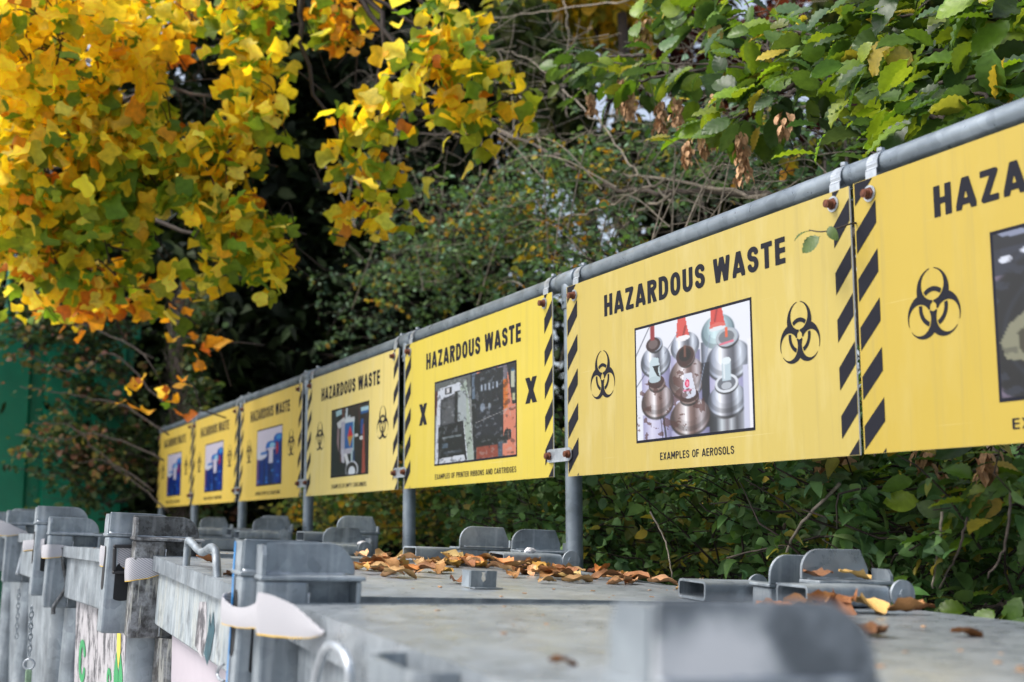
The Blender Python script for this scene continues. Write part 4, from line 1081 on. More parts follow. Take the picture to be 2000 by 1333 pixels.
# teal run and white label on the leafy container's rim
rb = [o for o in b1.children if o.name.startswith('rim_band')][0]
bm = bmesh.new()
bm.faces.new([bm.verts.new((x, .0108, TOP+z)) for x, z in ((.62, -.155), (.66, -.175), (.68, -.15), (.70, -.10), (.675, -.065), (.66, -.10), (.645, -.07), (.64, -.11))])
bm_obj('paint_run', bm, M['teal_paint'], rb)
bm = bmesh.new(); bm.faces.new([bm.verts.new((x, .0112, TOP+z)) for x, z in ((.52, -.152), (.60, -.168), (.63, -.12), (.60, -.055), (.53, -.062))]); bm_obj('paper_label', bm, M['sticker'], rb)

# blue paint run on the near corner post of the leafy container
cps = [o for o in b1.children if o.name.startswith('corner_post')]
for (pts) in ([(-.009, .09), (-.02, .088), (-.022, .04), (-.030, -.02), (-.034, -.14), (-.030, -.20), (-.026, -.14), (-.022, -.03), (-.012, .03)],):
    bm = bmesh.new(); bm.faces.new([bm.verts.new((LW-x-.0-.0, -.0512, TOP+z)) for x, z in [(p[0], p[1]) for p in pts]]); bm_obj('paint_run', bm, M['blue_paint'], cps[2])
# white tape scraps by the hinges
for bn, px_, py_, lab in (('b1', 1120, 1088, 'crumpled white tape on the hinge arm beside the tall round post'), ('b2', 700, 1050, 'white tape scrap on the hinge arm of the third container')):
    pl = on_lid(bn, px_, py_+12, .0)
    bm = bmesh.new(); bmesh.ops.create_icosphere(bm, subdivisions=2, radius=.014)
    for v in bm.verts: v.co = Vector((v.co.x*.9, v.co.y*1.25, v.co.z*.6))*(1+random.uniform(-.25, .3))
    o = bm_obj('tape_scrap', bm, M['tape']); o.matrix_world = MXB[bn] @ Matrix.Translation((.06, LD-.12 if bn == 'b1' else LD-.10, TOP+.046)); tag(o, lab, 'tape')
# ------------------------------------------------------------------ green steel wall container at the far left
def green_container():
    X0 = -6.3; y0, y1, z0, z1 = -3.2, -.02, ground_z(X0)+.12, 1.50
    t = thing('green_container', 'dark green ribbed steel container behind bushes at the left edge', 'container', (X0-1.2, (y0+y1)/2, ground_z(X0)))
    def put(o): return under(o, t)
    bm = bmesh.new(); box(bm, (X0-2.4, y0, z0), (X0-.002, y1, z1-.10)); put(bm_obj('body', bm, M['green_steel']))
    bm = bmesh.new(); box(bm, (X0-2.44, y0-.04, z1-.10), (X0+.06, y1+.04, z1+.02)); bevel(bm, .012, 2); put(bm_obj('top_rail', bm, M['green_steel']))
    bm = bmesh.new(); box(bm, (X0-2.42, y0-.02, z0-.12), (X0+.05, y1+.02, z0)); put(bm_obj('bottom_rail', bm, M['green_steel']))
    # each rib is a folded channel standing proud of the sheet
    y = y1-.05; k = 0
    me = None
    while y > y0:
        if me is None:
            bm = bmesh.new(); prism(bm, [(0, -.14), (.075, -.115), (.075, .115), (0, .14)], 2, 0, z1-.10-z0); me = None
            o = bm_obj('rib', bm, M['green_steel']); me = o.data
        else: o = link('rib', me)
        o.location = (X0, y-.14, z0); put(o); o.location = (X0, y-.14, z0); y -= .37
    for yy, zz in ((-.86, 1.295), (-.55, 1.262)):
        bm = bmesh.new(); cyl(bm, (X0+.07, yy, zz), (X0+.082, yy, zz), .036, 18); o = put(bm_obj('lifting_hole', bm, M['slot']))
    # far end ladder post and frame
    bm = bmesh.new(); cyl(bm, (X0+.10, -1.02, z1+.02), (X0+.10, -1.02, z1+.75), .02, 10); put(bm_obj('bracket', bm, M['green_steel']))
    return t
green_container()
# pale bulk bags on the yard at the lower left edge
def bulk_bag(x, y, w_, h_, label, seed):
    r = np.random.default_rng(seed)
    bm = bmesh.new(); bmesh.ops.create_cube(bm, size=1); bmesh.ops.subdivide_edges(bm, edges=bm.edges[:], cuts=5, use_grid_fill=True)
    for v in bm.verts:
        v.co.z += .5; b = 1+.10*math.sin(v.co.z*math.pi)
        v.co = Vector((v.co.x*w_*b+r.normal(0, .008), v.co.y*w_*b+r.normal(0, .008), v.co.z*h_+r.normal(0, .012)))
    o = bm_obj('bulk_bag', bm, M['bag'], None, True); o.location = (x, y, ground_z(x)); tag(o, label, 'bulk bag', 'pale woven bulk bags standing on the yard')
M['bag'] = simple('off white woven bag', (.50, .49, .49), .8, 0, .12, 12, .5)
bulk_bag(-5.4, -2.6, .95, .95, 'off white bulk bag seen at the lower left edge', 3)
bulk_bag(-4.1, -2.35, .9, .55, 'lower off white bulk bag in front of the taller one', 4)
# ------------------------------------------------------------------ foliage builders
def leaf_template(kind):
    """outline fan meshes, base at the origin, tip along +y, unit length; returns V, F(quads)"""
    if kind == 'tulip':      # four lobed, notched tip
        half = [(0, 0), (.10, -.04), (.28, -.02), (.42, .07), (.49, .20), (.43, .32), (.35, .42), (.37, .56), (.43, .72), (.44, .85), (.34, .90), (.20, .87), (0, .82)]
    elif kind == 'round': half = [(0, 0), (.26, .12), (.40, .42), (.30, .78), (0, 1)]
    elif kind == 'ovate': half = [(0, 0), (.18, .08), (.30, .30), (.28, .58), (.14, .84), (0, 1.0)]
    else: half = [(0, 0), (.20, .25), (.22, .6), (0, 1)]
    V = []; F = []
    n = len(half)
    for i, (x, y) in enumerate(half):
        bend = -.14*(y-.3)**2
        V.append((0, y, bend)); V.append((x, y, bend+x*.28)); V.append((-x, y, bend+x*.28))
    for i in range(n-1):
        F.append((3*i, 3*i+1, 3*i+4, 3*i+3)); F.append((3*i, 3*i+3, 3*i+5, 3*i+2))
    return np.array(V, float), np.array(F, int)
def hornbeam_template(hi=True):
    """pleated, toothed oval leaf"""
    V = []; F = []; n = 13 if hi else 5
    for i in range(n):
        y = i/(n-1); wdt = .34*math.sin(math.pi*min(1, y*.93+.05))**.75 if 0 < i < n-1 else 0.0
        tooth = .008*(1 if i % 2 else -1) if hi and 0 < i < n-1 else 0
        ple = .020*(1 if i % 2 else -1) if hi else 0
        bend = -.16*(y-.35)**2
        V += [(0, y, bend), (wdt*.5, y-.0+.05, bend+wdt*.10+ple), (wdt+tooth, y+.09*(1-y), bend+wdt*.16+ple*1.2), (-wdt*.5, y+.05, bend+wdt*.10+ple), (-wdt-tooth, y+.09*(1-y), bend+wdt*.16+ple*1.2)]
    for i in range(n-1):
        a = 5*i; b = a+5
        F += [(a, a+1, b+1, b), (a+1, a+2, b+2, b+1), (a, b, b+3, a+3), (a+3, b+3, b+4, a+4)]
    return np.array(V, float), np.array(F, int)
TPL = {k: leaf_template(k) for k in ('tulip', 'round', 'ovate', 'dart')}
TPL['horn_hi'] = hornbeam_template(True); TPL['horn_lo'] = hornbeam_template(False)
def frames(n, down=.5, face=None, jitter=.6, rng=RNG):
    """random leaf frames; y axis (tip) droops by `down`, z axis (upper face) leans up"""
    t = rng.normal(0, 1, (n, 3)); t[:, 2] = t[:, 2]*.5-down; t /= np.linalg.norm(t, axis=1)[:, None]
    z = rng.normal(0, jitter, (n, 3))+(np.array([0, 0, 1.0]) if face is None else np.array(face))
    z -= t*(z*t).sum(1)[:, None]; z /= np.linalg.norm(z, axis=1)[:, None]+1e-9
    x = np.cross(t, z)
    return x, t, z
def curled(V, n, rng, amt=1.0):
    """per-leaf curl, fold and twist of a template -> (n,k,3)"""
    x, y = V[:, 0], V[:, 1]
    a, b, c, d = (rng.uniform(lo, hi, (n, 1)) for lo, hi in ((-.7, 1.0), (-.8, .25), (-.7, .7), (-.25, .35)))
    z = V[None, :, 2]+amt*(a*(x*x)[None]+b*((y-.35)**2)[None]+c*(x*(y-.4))[None]+d*np.abs(x)[None])
    sx = rng.uniform(.78, 1.1, (n, 1)); skew = rng.uniform(-.12, .12, (n, 1))
    return np.stack([x[None]*sx+skew*y[None]*y[None], np.repeat(y[None], n, 0), z], -1)
def leaf_mass(name, tpl, P, size, tint, mat, parent, down=.5, face=None, jitter=.6, stuff=True, rng=RNG, fr=None):
    V, F = TPL[tpl]; n = len(P); k = len(V)
    x, t, z = fr if fr is not None else frames(n, down, face, jitter, rng)
    s = np.broadcast_to(size, (n,))[:, None, None]
    Vn = curled(V, n, rng, 1.0 if tpl in ('tulip', 'round', 'ovate') else .3)
    W_ = P[:, None, :]+s*(Vn[:, :, 0, None]*x[:, None, :]+Vn[:, :, 1, None]*t[:, None, :]+Vn[:, :, 2, None]*z[:, None, :])
    FF = (F[None]+(np.arange(n)*k)[:, None, None]).reshape(-1, 4)
    me = np_mesh(name, W_.reshape(-1, 3), FF, np.repeat(tint, k, 0), True)
    o = link(name, me, mat); under(o, parent)
    if stuff: o['kind'] = 'stuff'
    return o
def leaf_parts(name, tpl, P, size, tint, mat, parent, down=.5, face=None, jitter=.6, rng=RNG, fr=None):
    """one object per leaf (the ones that show largest)"""
    V, F = TPL[tpl]; n = len(P)
    x, t, z = fr if fr is not None else frames(n, down, face, jitter, rng)
    s = np.broadcast_to(size, (n,))
    for i in range(n):
        cv = curled(V, 1, rng, 1.0 if tpl in ('tulip', 'round', 'ovate') else .35)[0]
        W_ = s[i]*(cv[:, 0, None]*x[i]+cv[:, 1, None]*t[i]+cv[:, 2, None]*z[i])
        tn = np.repeat(tint[i][None], len(V), 0)
        me = np_mesh(name, W_, F, tn, True)
        o = link(name, me, mat); o.location = P[i]; under(o, parent)
def pick(pal, n, rng=RNG, var=.14):
    pal = np.array([p[:3] for p in pal]); w_ = rng.integers(0, len(pal), n)
    return np.clip(pal[w_]*(1+rng.normal(0, var, (n, 1)))*(1+rng.normal(0, .05, (n, 3))), .002, 1)
def limb(pts, r0, r1, name, mat, parent, n=6, seg=8, wob=.0, rng=RNG):
    P = smooth_line(pts, n)
    if wob: P[1:-1] += rng.normal(0, wob, (len(P)-2, 3))
    rad = np.linspace(r0, r1, len(P))
    V, F = tube_arrays(P, rad, seg)
    me = bpy.data.meshes.new(name); me.from_pydata(V.tolist(), [], F); me.polygons.foreach_set('use_smooth', [True]*len(me.polygons))
    o = link(name, me, mat); return under(o, parent)
def twig_mass(name, lines, mat, parent, seg=4):
    Vs = []; Fs = []; off = 0
    for pts, r0, r1 in lines:
        V, F = tube_arrays(pts, np.linspace(r0, r1, len(pts)), seg)
        F = np.array([f for f in F if len(f) == 4]); Vs.append(V); Fs.append(F+off); off += len(V)
    me = np_mesh(name, np.concatenate(Vs), np.concatenate(Fs), None, True); o = link(name, me, mat); under(o, parent); o['kind'] = 'stuff'; return o
def blob_pts(c, r, n, rng=RNG, shell=0.0):
    d = rng.normal(0, 1, (n, 3)); d /= np.linalg.norm(d, axis=1)[:, None]
    rr = rng.random(n)**(1/3)*(1-shell)+shell
    return np.array(c)+d*rr[:, None]*np.array(r)
def px_blob(px, py, depth, rpx, rpy, rd, n, rng=RNG):
    """points in an ellipsoid whose centre lies on a sight line; radii given as they appear"""
    c = at_depth(px, py, depth); q = blob_pts((0, 0, 0), (1, 1, 1), n, rng)
    return c + q[:, 0:1]*RT*(rpx/FPX*depth)+q[:, 1:2]*UP*(rpy/FPX*depth)+q[:, 2:3]*np.array([FW[0], FW[1], 0])*rd

# ---------------------------------------------------------------- dark evergreen wood behind everything
def dark_wood():
    trees = [(-60, 12.5, 5.2, 'dense dark evergreen tree behind the yellow leaves, farthest left'),
             (300, 12.0, 4.15, 'dark evergreen tree below the gap of bright sky, left of centre'),
             (500, 11.0, 5.4, 'black green evergreen tree just left of the dark gap between the yellow masses'),
             (760, 11.2, 6.6, 'narrow dark evergreen tree behind the right hand yellow leaves'),
             (640, 12.0, 6.6, 'tallest black green evergreen tree between the two yellow leaf masses'),
             (880, 12.5, 6.4, 'dark evergreen tree behind the bare grey branches')]
    for (px, d, top, lab), rk in zip(trees, (1.0, .95, .62, .55, .8, .62)):
        c = at_depth(px, 900, d); x, y = c[0], c[1]; gz = -.5
        t = thing('evergreen_tree', lab, 'tree', (x, y, gz-1), 'dark evergreen trees behind the bank')
        limb([(x, y, gz-1), (x+.1, y, 1.5), (x, y+.1, top*.9)], .10, .04, 'trunk', M['bark_dark'], t)
        n = 12500
        h = RNG.random(n); ang = RNG.random(n)*2*math.pi
        rad = rk*(1.9+.45*np.sin(h*23+ang*3)+.3*np.sin(h*51))*(1-h**2.2*.62)*RNG.uniform(.45, 1, n)
        P = np.stack([x+rad*np.cos(ang), y+rad*np.sin(ang), -1+h*(top+1)], 1)
        P[:, 2] -= .12*rad
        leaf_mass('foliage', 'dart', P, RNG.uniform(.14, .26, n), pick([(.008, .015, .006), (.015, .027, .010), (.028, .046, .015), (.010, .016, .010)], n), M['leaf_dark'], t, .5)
dark_wood()

# ---------------------------------------------------------------- hedge bank of small leaved shrubs right behind the signs
LINES_SHRUB = []
def spray(P0, direction, L, n_leaf, size, rng, droop=.25):
    """a curved twig with leaves set along it -> leaf positions and the twig line"""
    d = np.array(direction, float); d /= np.linalg.norm(d); k = 6
    pts = [np.array(P0, float)]
    for i in range(k):
        d = d+rng.normal(0, .16, 3); d[2] -= droop/k; d /= np.linalg.norm(d); pts.append(pts[-1]+d*L/k)
    pts = np.array(pts); tt = rng.random(n_leaf)**.8*k*.999; i = tt.astype(int); f = tt-i
    Q = pts[i]*(1-f)[:, None]+pts[i+1]*f[:, None]+rng.normal(0, size*.32, (n_leaf, 3))
    return Q, (pts, .0035, .0012)
def shrub(label, centres, n_spray, leaf_size, pal, name='shrub', leaves_per=16, Lr=(.25, .55), group=None, tpl='round', mat='leaf_small', trunk=True, seed=1, near_parts=0, cat='shrub'):
    rng = np.random.default_rng(seed)
    C = np.array([c[0] for c in centres]); base = C.mean(0)
    t = thing(name, label, cat, (base[0], base[1], ground_z(base[0])+.0), group)
    Ps = []; lines = []
    wts = np.array([c[2] for c in centres], float); wts /= wts.sum()
    for k in range(n_spray):
        ci = rng.choice(len(centres), p=wts); c, r, _ = centres[ci]
        p0 = blob_pts(c, r, 1, rng)[0]
        d = rng.normal(0, 1, 3); d[2] = abs(d[2])*.5+.15; d[1] -= .5
        q, ln = spray(p0, d, rng.uniform(*Lr), leaves_per, leaf_size, rng); Ps.append(q); lines.append(ln)
    P = np.concatenate(Ps); n = len(P)
    low = (P[:, 1] < .12) & (P[:, 0] > -5.3); P[low, 1] = .12+rng.random(int(low.sum()))*.18     # nothing pokes through the signs
    for ln in lines:
        if ln[0][0, 0] > -5.3: ln[0][:, 1] = np.maximum(ln[0][:, 1], .10)
    sz = rng.uniform(.7, 1.2, n)*leaf_size*np.repeat(rng.uniform(.65, 1.5, n_spray), leaves_per)
    # colour clumps: neighbouring sprays turn together
    clump = np.repeat(rng.random(n_spray), leaves_per)
    tint = pick(pal[0], n, rng); alt = pick(pal[1], n, rng)
    ux = (clump > .88)[:, None] | (rng.random((n, 1)) > .95)
    tint = np.where(ux, alt, tint)
    if near_parts:
        vis = (P-CAM)@FW; score = sz/vis; pxx = 1000+FPX*((P-CAM)@RT)/vis; pyy = 666-FPX*((P-CAM)@UP)/vis
        score = np.where((pxx > 0) & (pxx < 2000) & (pyy > 0) & (pyy < 1333), score, 0); order = np.argsort(-score); sel = np.zeros(n, bool); sel[order[:near_parts]] = True
        leaf_parts('leaf', tpl, P[sel], sz[sel], tint[sel], M[mat], t, .25, None, .7, rng)
        P, sz, tint = P[~sel], sz[~sel], tint[~sel]
    leaf_mass('foliage', tpl, P, sz, tint, M[mat], t, .25, None, .7, True, rng)
    twig_mass('twigs', lines, M['bark_dark'], t)
    if trunk:
        for k in range(5):
            c, r, _ = centres[rng.integers(len(centres))]
            b = np.array([c[0]+rng.uniform(-.3, .3), c[1]+rng.uniform(0, .4), ground_z(c[0])-.05])
            limb([b, (b+np.array(c))/2+rng.normal(0, .1, 3), np.array(c)+rng.normal(0, .15, 3)], .018, .006, 'stem', M['bark'], t, 5, 6)
    return t
GREEN = [(0.061, 0.133, 0.041), (0.092, 0.185, 0.058), (0.124, 0.238, 0.073), (0.155, 0.269, 0.101), (0.101, 0.206, 0.092)]
BLUEG = [(0.113, 0.214, 0.139), (0.164, 0.277, 0.188), (0.101, 0.188, 0.113), (0.226, 0.352, 0.226)]
YEL = [(.42, .34, .04), (.50, .36, .03), (.30, .32, .05), (.5, .25, .03)]
OLV = [(0.135, 0.176, 0.041), (0.216, 0.243, 0.054), (0.297, 0.270, 0.068), (0.081, 0.121, 0.041)]
def YC(px, py, Y, rx, rz, w_=1, ry=.35):
    return (at_y(px, py, Y), (rx, ry, rz), w_)
shrub('leafy green hedge shrub under and behind the cut off sign at the right', [YC(1750, 1080, .55, .45, .28, 1.0), YC(1950, 1120, .50, .35, .30, .9), YC(1500, 1050, .65, .45, .25, .8), YC(1850, 980, .75, .5, .3, .7)], 400, .038, (GREEN, OLV+YEL[:1]), 'hedge_shrub', 17, (.2, .45), 'hedge shrubs right behind the signs', 'ovate', 'leaf_small', True, 21, 150)
shrub('dense round leaved green hedge shrub behind the tallest visible post', [YC(1250, 1040, .60, .5, .25, 1.2), YC(1400, 960, .8, .5, .3, .9), YC(1050, 1010, .75, .5, .25, .9)], 430, .036, (GREEN, OLV+YEL[:1]), 'hedge_shrub', 17, (.2, .45), 'hedge shrubs right behind the signs', 'round', 'leaf_small', True, 22, 150)
shrub('olive and yellowing low hedge shrub behind the containers sign posts', [YC(880, 1000, .9, .7, .22, 1), YC(700, 1010, 1.0, .9, .22, 1), YC(500, 1010, 1.2, 1.2, .25, 1)], 420, .040, (OLV+GREEN[:3], YEL), 'hedge_shrub', 16, (.2, .45), 'hedge shrubs right behind the signs', 'round', 'leaf_small', True, 23)
shrub('tangled small leaved shrub rising above the aerosol sign, dotted with yellow', [YC(1150, 430, 1.7, .6, .4, 1.2, .35), YC(1000, 470, 1.8, .6, .4, 1.2, .4), YC(1350, 320, 1.8, .5, .3, .5, .35), YC(880, 560, 1.7, .6, .4, 1, .5), YC(1600, 300, 1.7, .5, .25, .5, .35), YC(1250, 560, 1.2, .5, .2, .4, .3)], 560, .034, (GREEN+BLUEG, YEL), 'shrub', 15, (.25, .55), None, 'round', 'leaf_small', True, 24)
shrub('blue green sprays of a thorny shrub left of the printer cartridge sign', [YC(720, 640, 1.6, .55, .45, 1, .5), YC(790, 400, 1.9, .35, .5, .7, .4), YC(650, 560, 1.9, .4, .35, .6, .4), YC(740, 250, 2.0, .35, .3, .35, .4), YC(600, 690, 1.9, .6, .3, .7, .5)], 230, .033, (BLUEG, YEL+GREEN), 'shrub', 12, (.3, .65), None, 'round', 'leaf_small', True, 25)
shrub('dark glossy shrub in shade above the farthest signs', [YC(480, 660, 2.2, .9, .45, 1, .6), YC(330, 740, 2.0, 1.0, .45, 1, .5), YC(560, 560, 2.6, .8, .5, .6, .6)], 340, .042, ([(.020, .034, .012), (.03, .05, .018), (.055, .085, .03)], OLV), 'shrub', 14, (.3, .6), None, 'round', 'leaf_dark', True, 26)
shrub('straggly bush with reddish and olive leaves in front of the green container', [(at_depth(270, 860, 9.2), (.35, .30, .6), 1.6), (at_depth(290, 960, 8.8), (.35, .30, .3), 1.2), (at_depth(200, 930, 9.3), (.3, .2, .3), .7), (at_depth(120, 650, 9.2), (.5, .3, .15), .5), (at_depth(180, 640, 9.4), (.5, .35, .22), .7), (at_depth(230, 720, 9.3), (.28, .3, .4), .7)], 900, .050, ([(.075, .125, .045), (.10, .16, .06), (.05, .09, .035), (.03, .055, .02)], [(.20, .10, .06), (.24, .22, .06), (.14, .15, .05)]), 'shrub', 12, (.3, .7), None, 'round', 'leaf_small', False, 27)
# arching rosy sprays across the green wall
def arch_sprays():
    t = thing('rose_briar', 'arching briar sprays with pinkish brown leaves across the green container wall', 'briar', (-4.2, .2, ground_z(-4.2)))
    rng = np.random.default_rng(5); Ps = []
    for pts in ([(330, 850), (230, 790), (130, 770), (40, 755)], [(320, 900), (200, 850), (110, 860), (30, 850)], [(300, 960), (190, 880), (130, 830), (60, 830)], [(330, 800), (220, 690), (150, 730), (40, 690)], [(300, 700), (180, 640), (90, 620), (20, 640)], [(330, 1000), (250, 930), (200, 900), (150, 905)]):
        P3 = [at_depth(x, y, 8.6+.15*i) for i, (x, y) in enumerate(pts)]
        limb(P3, .007, .003, 'stem', M['bark'], t, 6, 5, .006)
        L = smooth_line(P3, 12); m_ = len(L)//3; k = rng.integers(m_, len(L), 34); Ps.append(L[k]+rng.normal(0, .055, (34, 3)))
    P = np.concatenate(Ps); n = len(P)
    leaf_mass('foliage', 'round', P, rng.uniform(.03, .06, n), pick([(.20, .10, .07), (.24, .20, .06), (.10, .13, .04), (.28, .17, .09), (.07, .11, .04)], n), M['leaf_small'], t)
arch_sprays()

# dense understorey that closes the view through the shrubs
def understorey():
    t = thing('ivy_thicket', 'dark ivy thicket filling the shade behind the hedge', 'ivy', (0, 3, -1))
    rng = np.random.default_rng(9); n = 26000
    X = rng.uniform(-9, 5.5, n); Y = rng.uniform(2.6, 4.2, n)+rng.random(n)*.5
    top = .95+.35*np.sin(X*1.3)+.25*np.sin(X*3.1+1)+np.interp(X, [-9, -5, -3, 0, 3, 5.5], [.4, .5, .9, 1.3, 1.5, 1.3])
    Z = rng.uniform(-1.2, 1, n)*0+(-1.2+(top+1.2)*rng.random(n)**.8)
    leaf_mass('foliage', 'round', np.stack([X, Y, Z], 1), rng.uniform(.06, .11, n), pick([(.009, .015, .006), (.015, .026, .009), (.026, .042, .015), (.034, .042, .014), (.008, .010, .006)], n, rng), M['leaf_dark'], t, .4, (0, -.6, .6), .6, True, rng)
understorey()

# ---------------------------------------------------------------- tulip tree with yellow leaves
def tulip_tree():
    base = at_depth(-260, 900, 8.8)
    t = thing('tulip_tree', 'big tulip tree crown of yellow, lime and orange leaves filling the upper left', 'tree', (base[0], base[1], -1.3))
    rng = np.random.default_rng(31)
    limb([(base[0], base[1], -1.3), (base[0]+.1, base[1]+.1, .8), (base[0]+.3, base[1]+.2, 2.8), (base[0]+.5, base[1]+.2, 4.6)], .16, .07, 'trunk', M['bark'], t, 6, 12)
    # clusters: px, py, depth, rx, ry, rd, weight, hue (0 bright yellow .. 1 green, 2 orange)
    CL = [(60, 60, 5.4, 130, 110, .5, 1.6, 0), (200, 90, 5.8, 130, 110, .5, 1.5, 0), (120, 230, 5.7, 170, 130, .55, 1.8, 0), (300, 40, 6.2, 90, 60, .4, .6, .5), (330, 110, 6.6, 55, 55, .3, .45, 2),
          (480, 40, 6.3, 110, 60, .4, .8, .6), (500, 150, 6.1, 60, 70, .3, .5, 0), (500, 235, 6.1, 65, 50, .3, .5, .2), (300, 260, 6.0, 120, 70, .45, .9, .1), (430, 300, 6.0, 100, 60, .4, .8, 0), (230, 330, 6.0, 150, 80, .5, 1.1, .5),
          (60, 370, 5.8, 120, 90, .5, 1.2, .45), (170, 430, 6.0, 120, 70, .45, 1.0, .9), (60, 500, 6.1, 100, 60, .45, .8, 1.1), (400, 400, 6.1, 80, 55, .35, .5, .8), (470, 450, 6.1, 90, 60, .4, .9, .4), (550, 490, 6.0, 60, 50, .3, .5, .6), (400, 480, 6.1, 70, 45, .35, .45, .3),
          (180, 540, 6.3, 110, 50, .4, .6, 1.1), (250, 440, 6.2, 70, 70, .35, .5, .9), (90, 590, 6.5, 90, 30, .35, .25, 1.2), (20, 250, 6.3, 60, 120, .4, .8, .5), (290, 590, 6.6, 60, 22, .3, .1, 2), (405, 665, 6.8, 22, 25, .15, .05, 2), (290, 745, 6.9, 50, 22, .2, .10, 2), (385, 775, 6.9, 12, 15, .1, .025, 2), (215, 595, 6.5, 60, 20, .3, .12, 2),
          (650, 40, 6.4, 70, 45, .3, .28, 2), (690, 85, 6.4, 40, 35, .2, .15, 2), (590, 20, 6.2, 50, 40, .3, .25, .6)]
    CL2 = [(870, 80, 5.9, 50, 50, .25, 0.180, .25), (940, 110, 5.9, 40, 40, .2, 0.144, .3), (800, 130, 5.8, 60, 40, .3, 0.180, .4), (860, 170, 5.8, 80, 45, .3, 0.252, .3), (740, 190, 5.9, 55, 50, .3, 0.180, .5), (965, 165, 5.8, 50, 45, .25, 0.180, .6), (900, 230, 5.8, 80, 30, .3, 0.144, .6), (690, 245, 5.9, 50, 45, .25, 0.180, .4), (780, 250, 5.9, 60, 35, .25, 0.144, .1),
           (655, 320, 6.0, 45, 35, .2, 0.130, 1.2), (720, 310, 6.0, 40, 45, .25, 0.115, .2), (740, 375, 6.0, 45, 35, .25, 0.086, .6), (800, 350, 6.0, 25, 20, .2, 0.036, .25), (650, 430, 6.1, 40, 35, .2, 0.094, .1), (715, 420, 6.1, 30, 35, .2, 0.065, 1.2), (765, 440, 6.1, 25, 30, .2, 0.043, .1), (620, 345, 6.0, 22, 25, .2, 0.050, .25), (1010, 190, 5.8, 22, 35, .2, 0.043, .25), (850, 45, 5.9, 30, 25, .2, 0.058, .7)]
    yel = [(.88, .66, .03), (.90, .70, .05), (.86, .58, .025), (.86, .72, .12)]; grn = [(.30, .40, .03), (.18, .30, .03), (.46, .50, .05), (.13, .24, .03)]; org = [(.62, .24, .02), (.70, .32, .02), (.50, .15, .02), (.74, .40, .03)]
    Ps = []; Ts = []; lines = []
    trunk_top = np.array([base[0]+.3, base[1]+.2, 2.6])
    for lst, mult in ((CL, 1), (CL2, 1.15)):
        for px, py, d, rx, ry, rd, w_, hue in lst:
            n = max(5, int(w_*(228 if mult == 1 else 205)*mult)); nc = max(1, n//7); cc = px_blob(px, py, d, rx, ry, rd, nc, rng); P = cc[rng.integers(0, nc, n)]+rng.normal(0, 1, (n, 3))*np.array([.060, .060, .085])
            u = rng.random(n)
            if hue == 2: pg, pyel = .04, .35
            elif hue > 1: pg, pyel = .30, .45
            else: pg, pyel = .24+hue*.58, .76-hue*.5+.08
            T_ = np.where((u < pg)[:, None], pick(grn, n, rng), np.where((u < pg+pyel)[:, None] & (hue != 2), pick(yel, n, rng), pick(org if hue > 1 else yel, n, rng)))
            if hue == 2: T_ = np.where((u > .75)[:, None], pick(yel, n, rng), T_)
            elif True: T_ = np.where((u > .965)[:, None], pick(org, n, rng), T_)
            Ps.append(P); Ts.append(T_)
            c = P.mean(0)
            for k in range(max(2, n//18)):
                a = P[rng.integers(n)]; s0 = c+rng.normal(0, .10, 3)+np.array([-.1, .15, -.05])
                mid = (a+s0)/2+rng.normal(0, .04, 3)+np.array([0, 0, .05]); lines.append((smooth_line([s0, mid, a], 4), .005, .0015))
    P = np.concatenate(Ps); T_ = np.concatenate(Ts); n = len(P)
    # daylight gaps between the boughs
    vis0 = (P-CAM)@FW; gx = 1000+FPX*((P-CAM)@RT)/vis0; gy = 666.5-FPX*((P-CAM)@UP)/vis0
    keep = np.ones(len(P), bool)
    for cx, cy, rx, ry in ((380, 170, 66, 72), (606, 320, 46, 260), (340, 470, 60, 60), (280, 640, 60, 20), (655, 150, 50, 50), (610, 560, 60, 80), (250, 180, 22, 30), (565, 385, 66, 50), (1010, 60, 60, 60), (790, 300, 34, 34), (720, 130, 40, 50), (860, 300, 60, 30), (640, 385, 45, 20), (110, 330, 28, 26), (30, 440, 30, 22), (470, 360, 26, 22), (700, 490, 60, 30), (210, 490, 30, 22)):
        keep &= ((gx-cx)/rx)**2+((gy-cy)/ry)**2 > 1
    keep &= ~((gx > 565) & (gy < 70) & (gx < 610)) & ~((gy > 620) & (rng.random(len(P)) < .45)) & ~((gx > 1045))
    P = P[keep]; T_ = T_[keep]; n = len(P)
    # limbs carrying the clusters
    for px, py, d in ((60, 60, 5.6), (200, 90, 6), (120, 230, 6.0), (480, 60, 6.5), (500, 200, 6.3), (300, 170, 6.6), (430, 300, 6.2), (230, 330, 6.2), (60, 370, 6), (470, 450, 6.2), (550, 490, 6.1), (180, 540, 6.4), (60, 500, 6.2)):
        e = at_depth(px, py, d); s0 = trunk_top+np.array([0, 0, rng.uniform(-1.4, 1.2)]); mid = s0*.5+e*.5+np.array([0, 0, .25])+rng.normal(0, .1, 3)
        limb([s0, mid, e], .028, .007, 'branch', M['bark_dark'], t, 7, 6, .012)
    e0 = at_depth(620, -90, 6.3)
    for px, py, d in ((880, 90, 6), (840, 170, 5.9), (700, 250, 6), (730, 420, 6.2), (960, 150, 6), (660, 60, 6.4)):
        e = at_depth(px, py, d); limb([e0, (e0+e)/2+rng.normal(0, .12, 3), e], .02, .005, 'branch', M['bark_dark'], t, 7, 6, .01)
    sz = rng.uniform(.052, .104, n)
    near = rng.random(n) < .12; sz[near] *= 1.15
    fr = frames(n, .55, (0.25, -.65, .45), .75, rng)
    vis = (P-CAM)@FW; pxx = 1000+FPX*((P-CAM)@RT)/vis; pyy = 666-FPX*((P-CAM)@UP)/vis
    sc = np.where((pxx > 0) & (pxx < 2000) & (pyy > 0), sz/vis, 0); sel = np.zeros(n, bool); sel[np.argsort(-sc)[:300]] = True
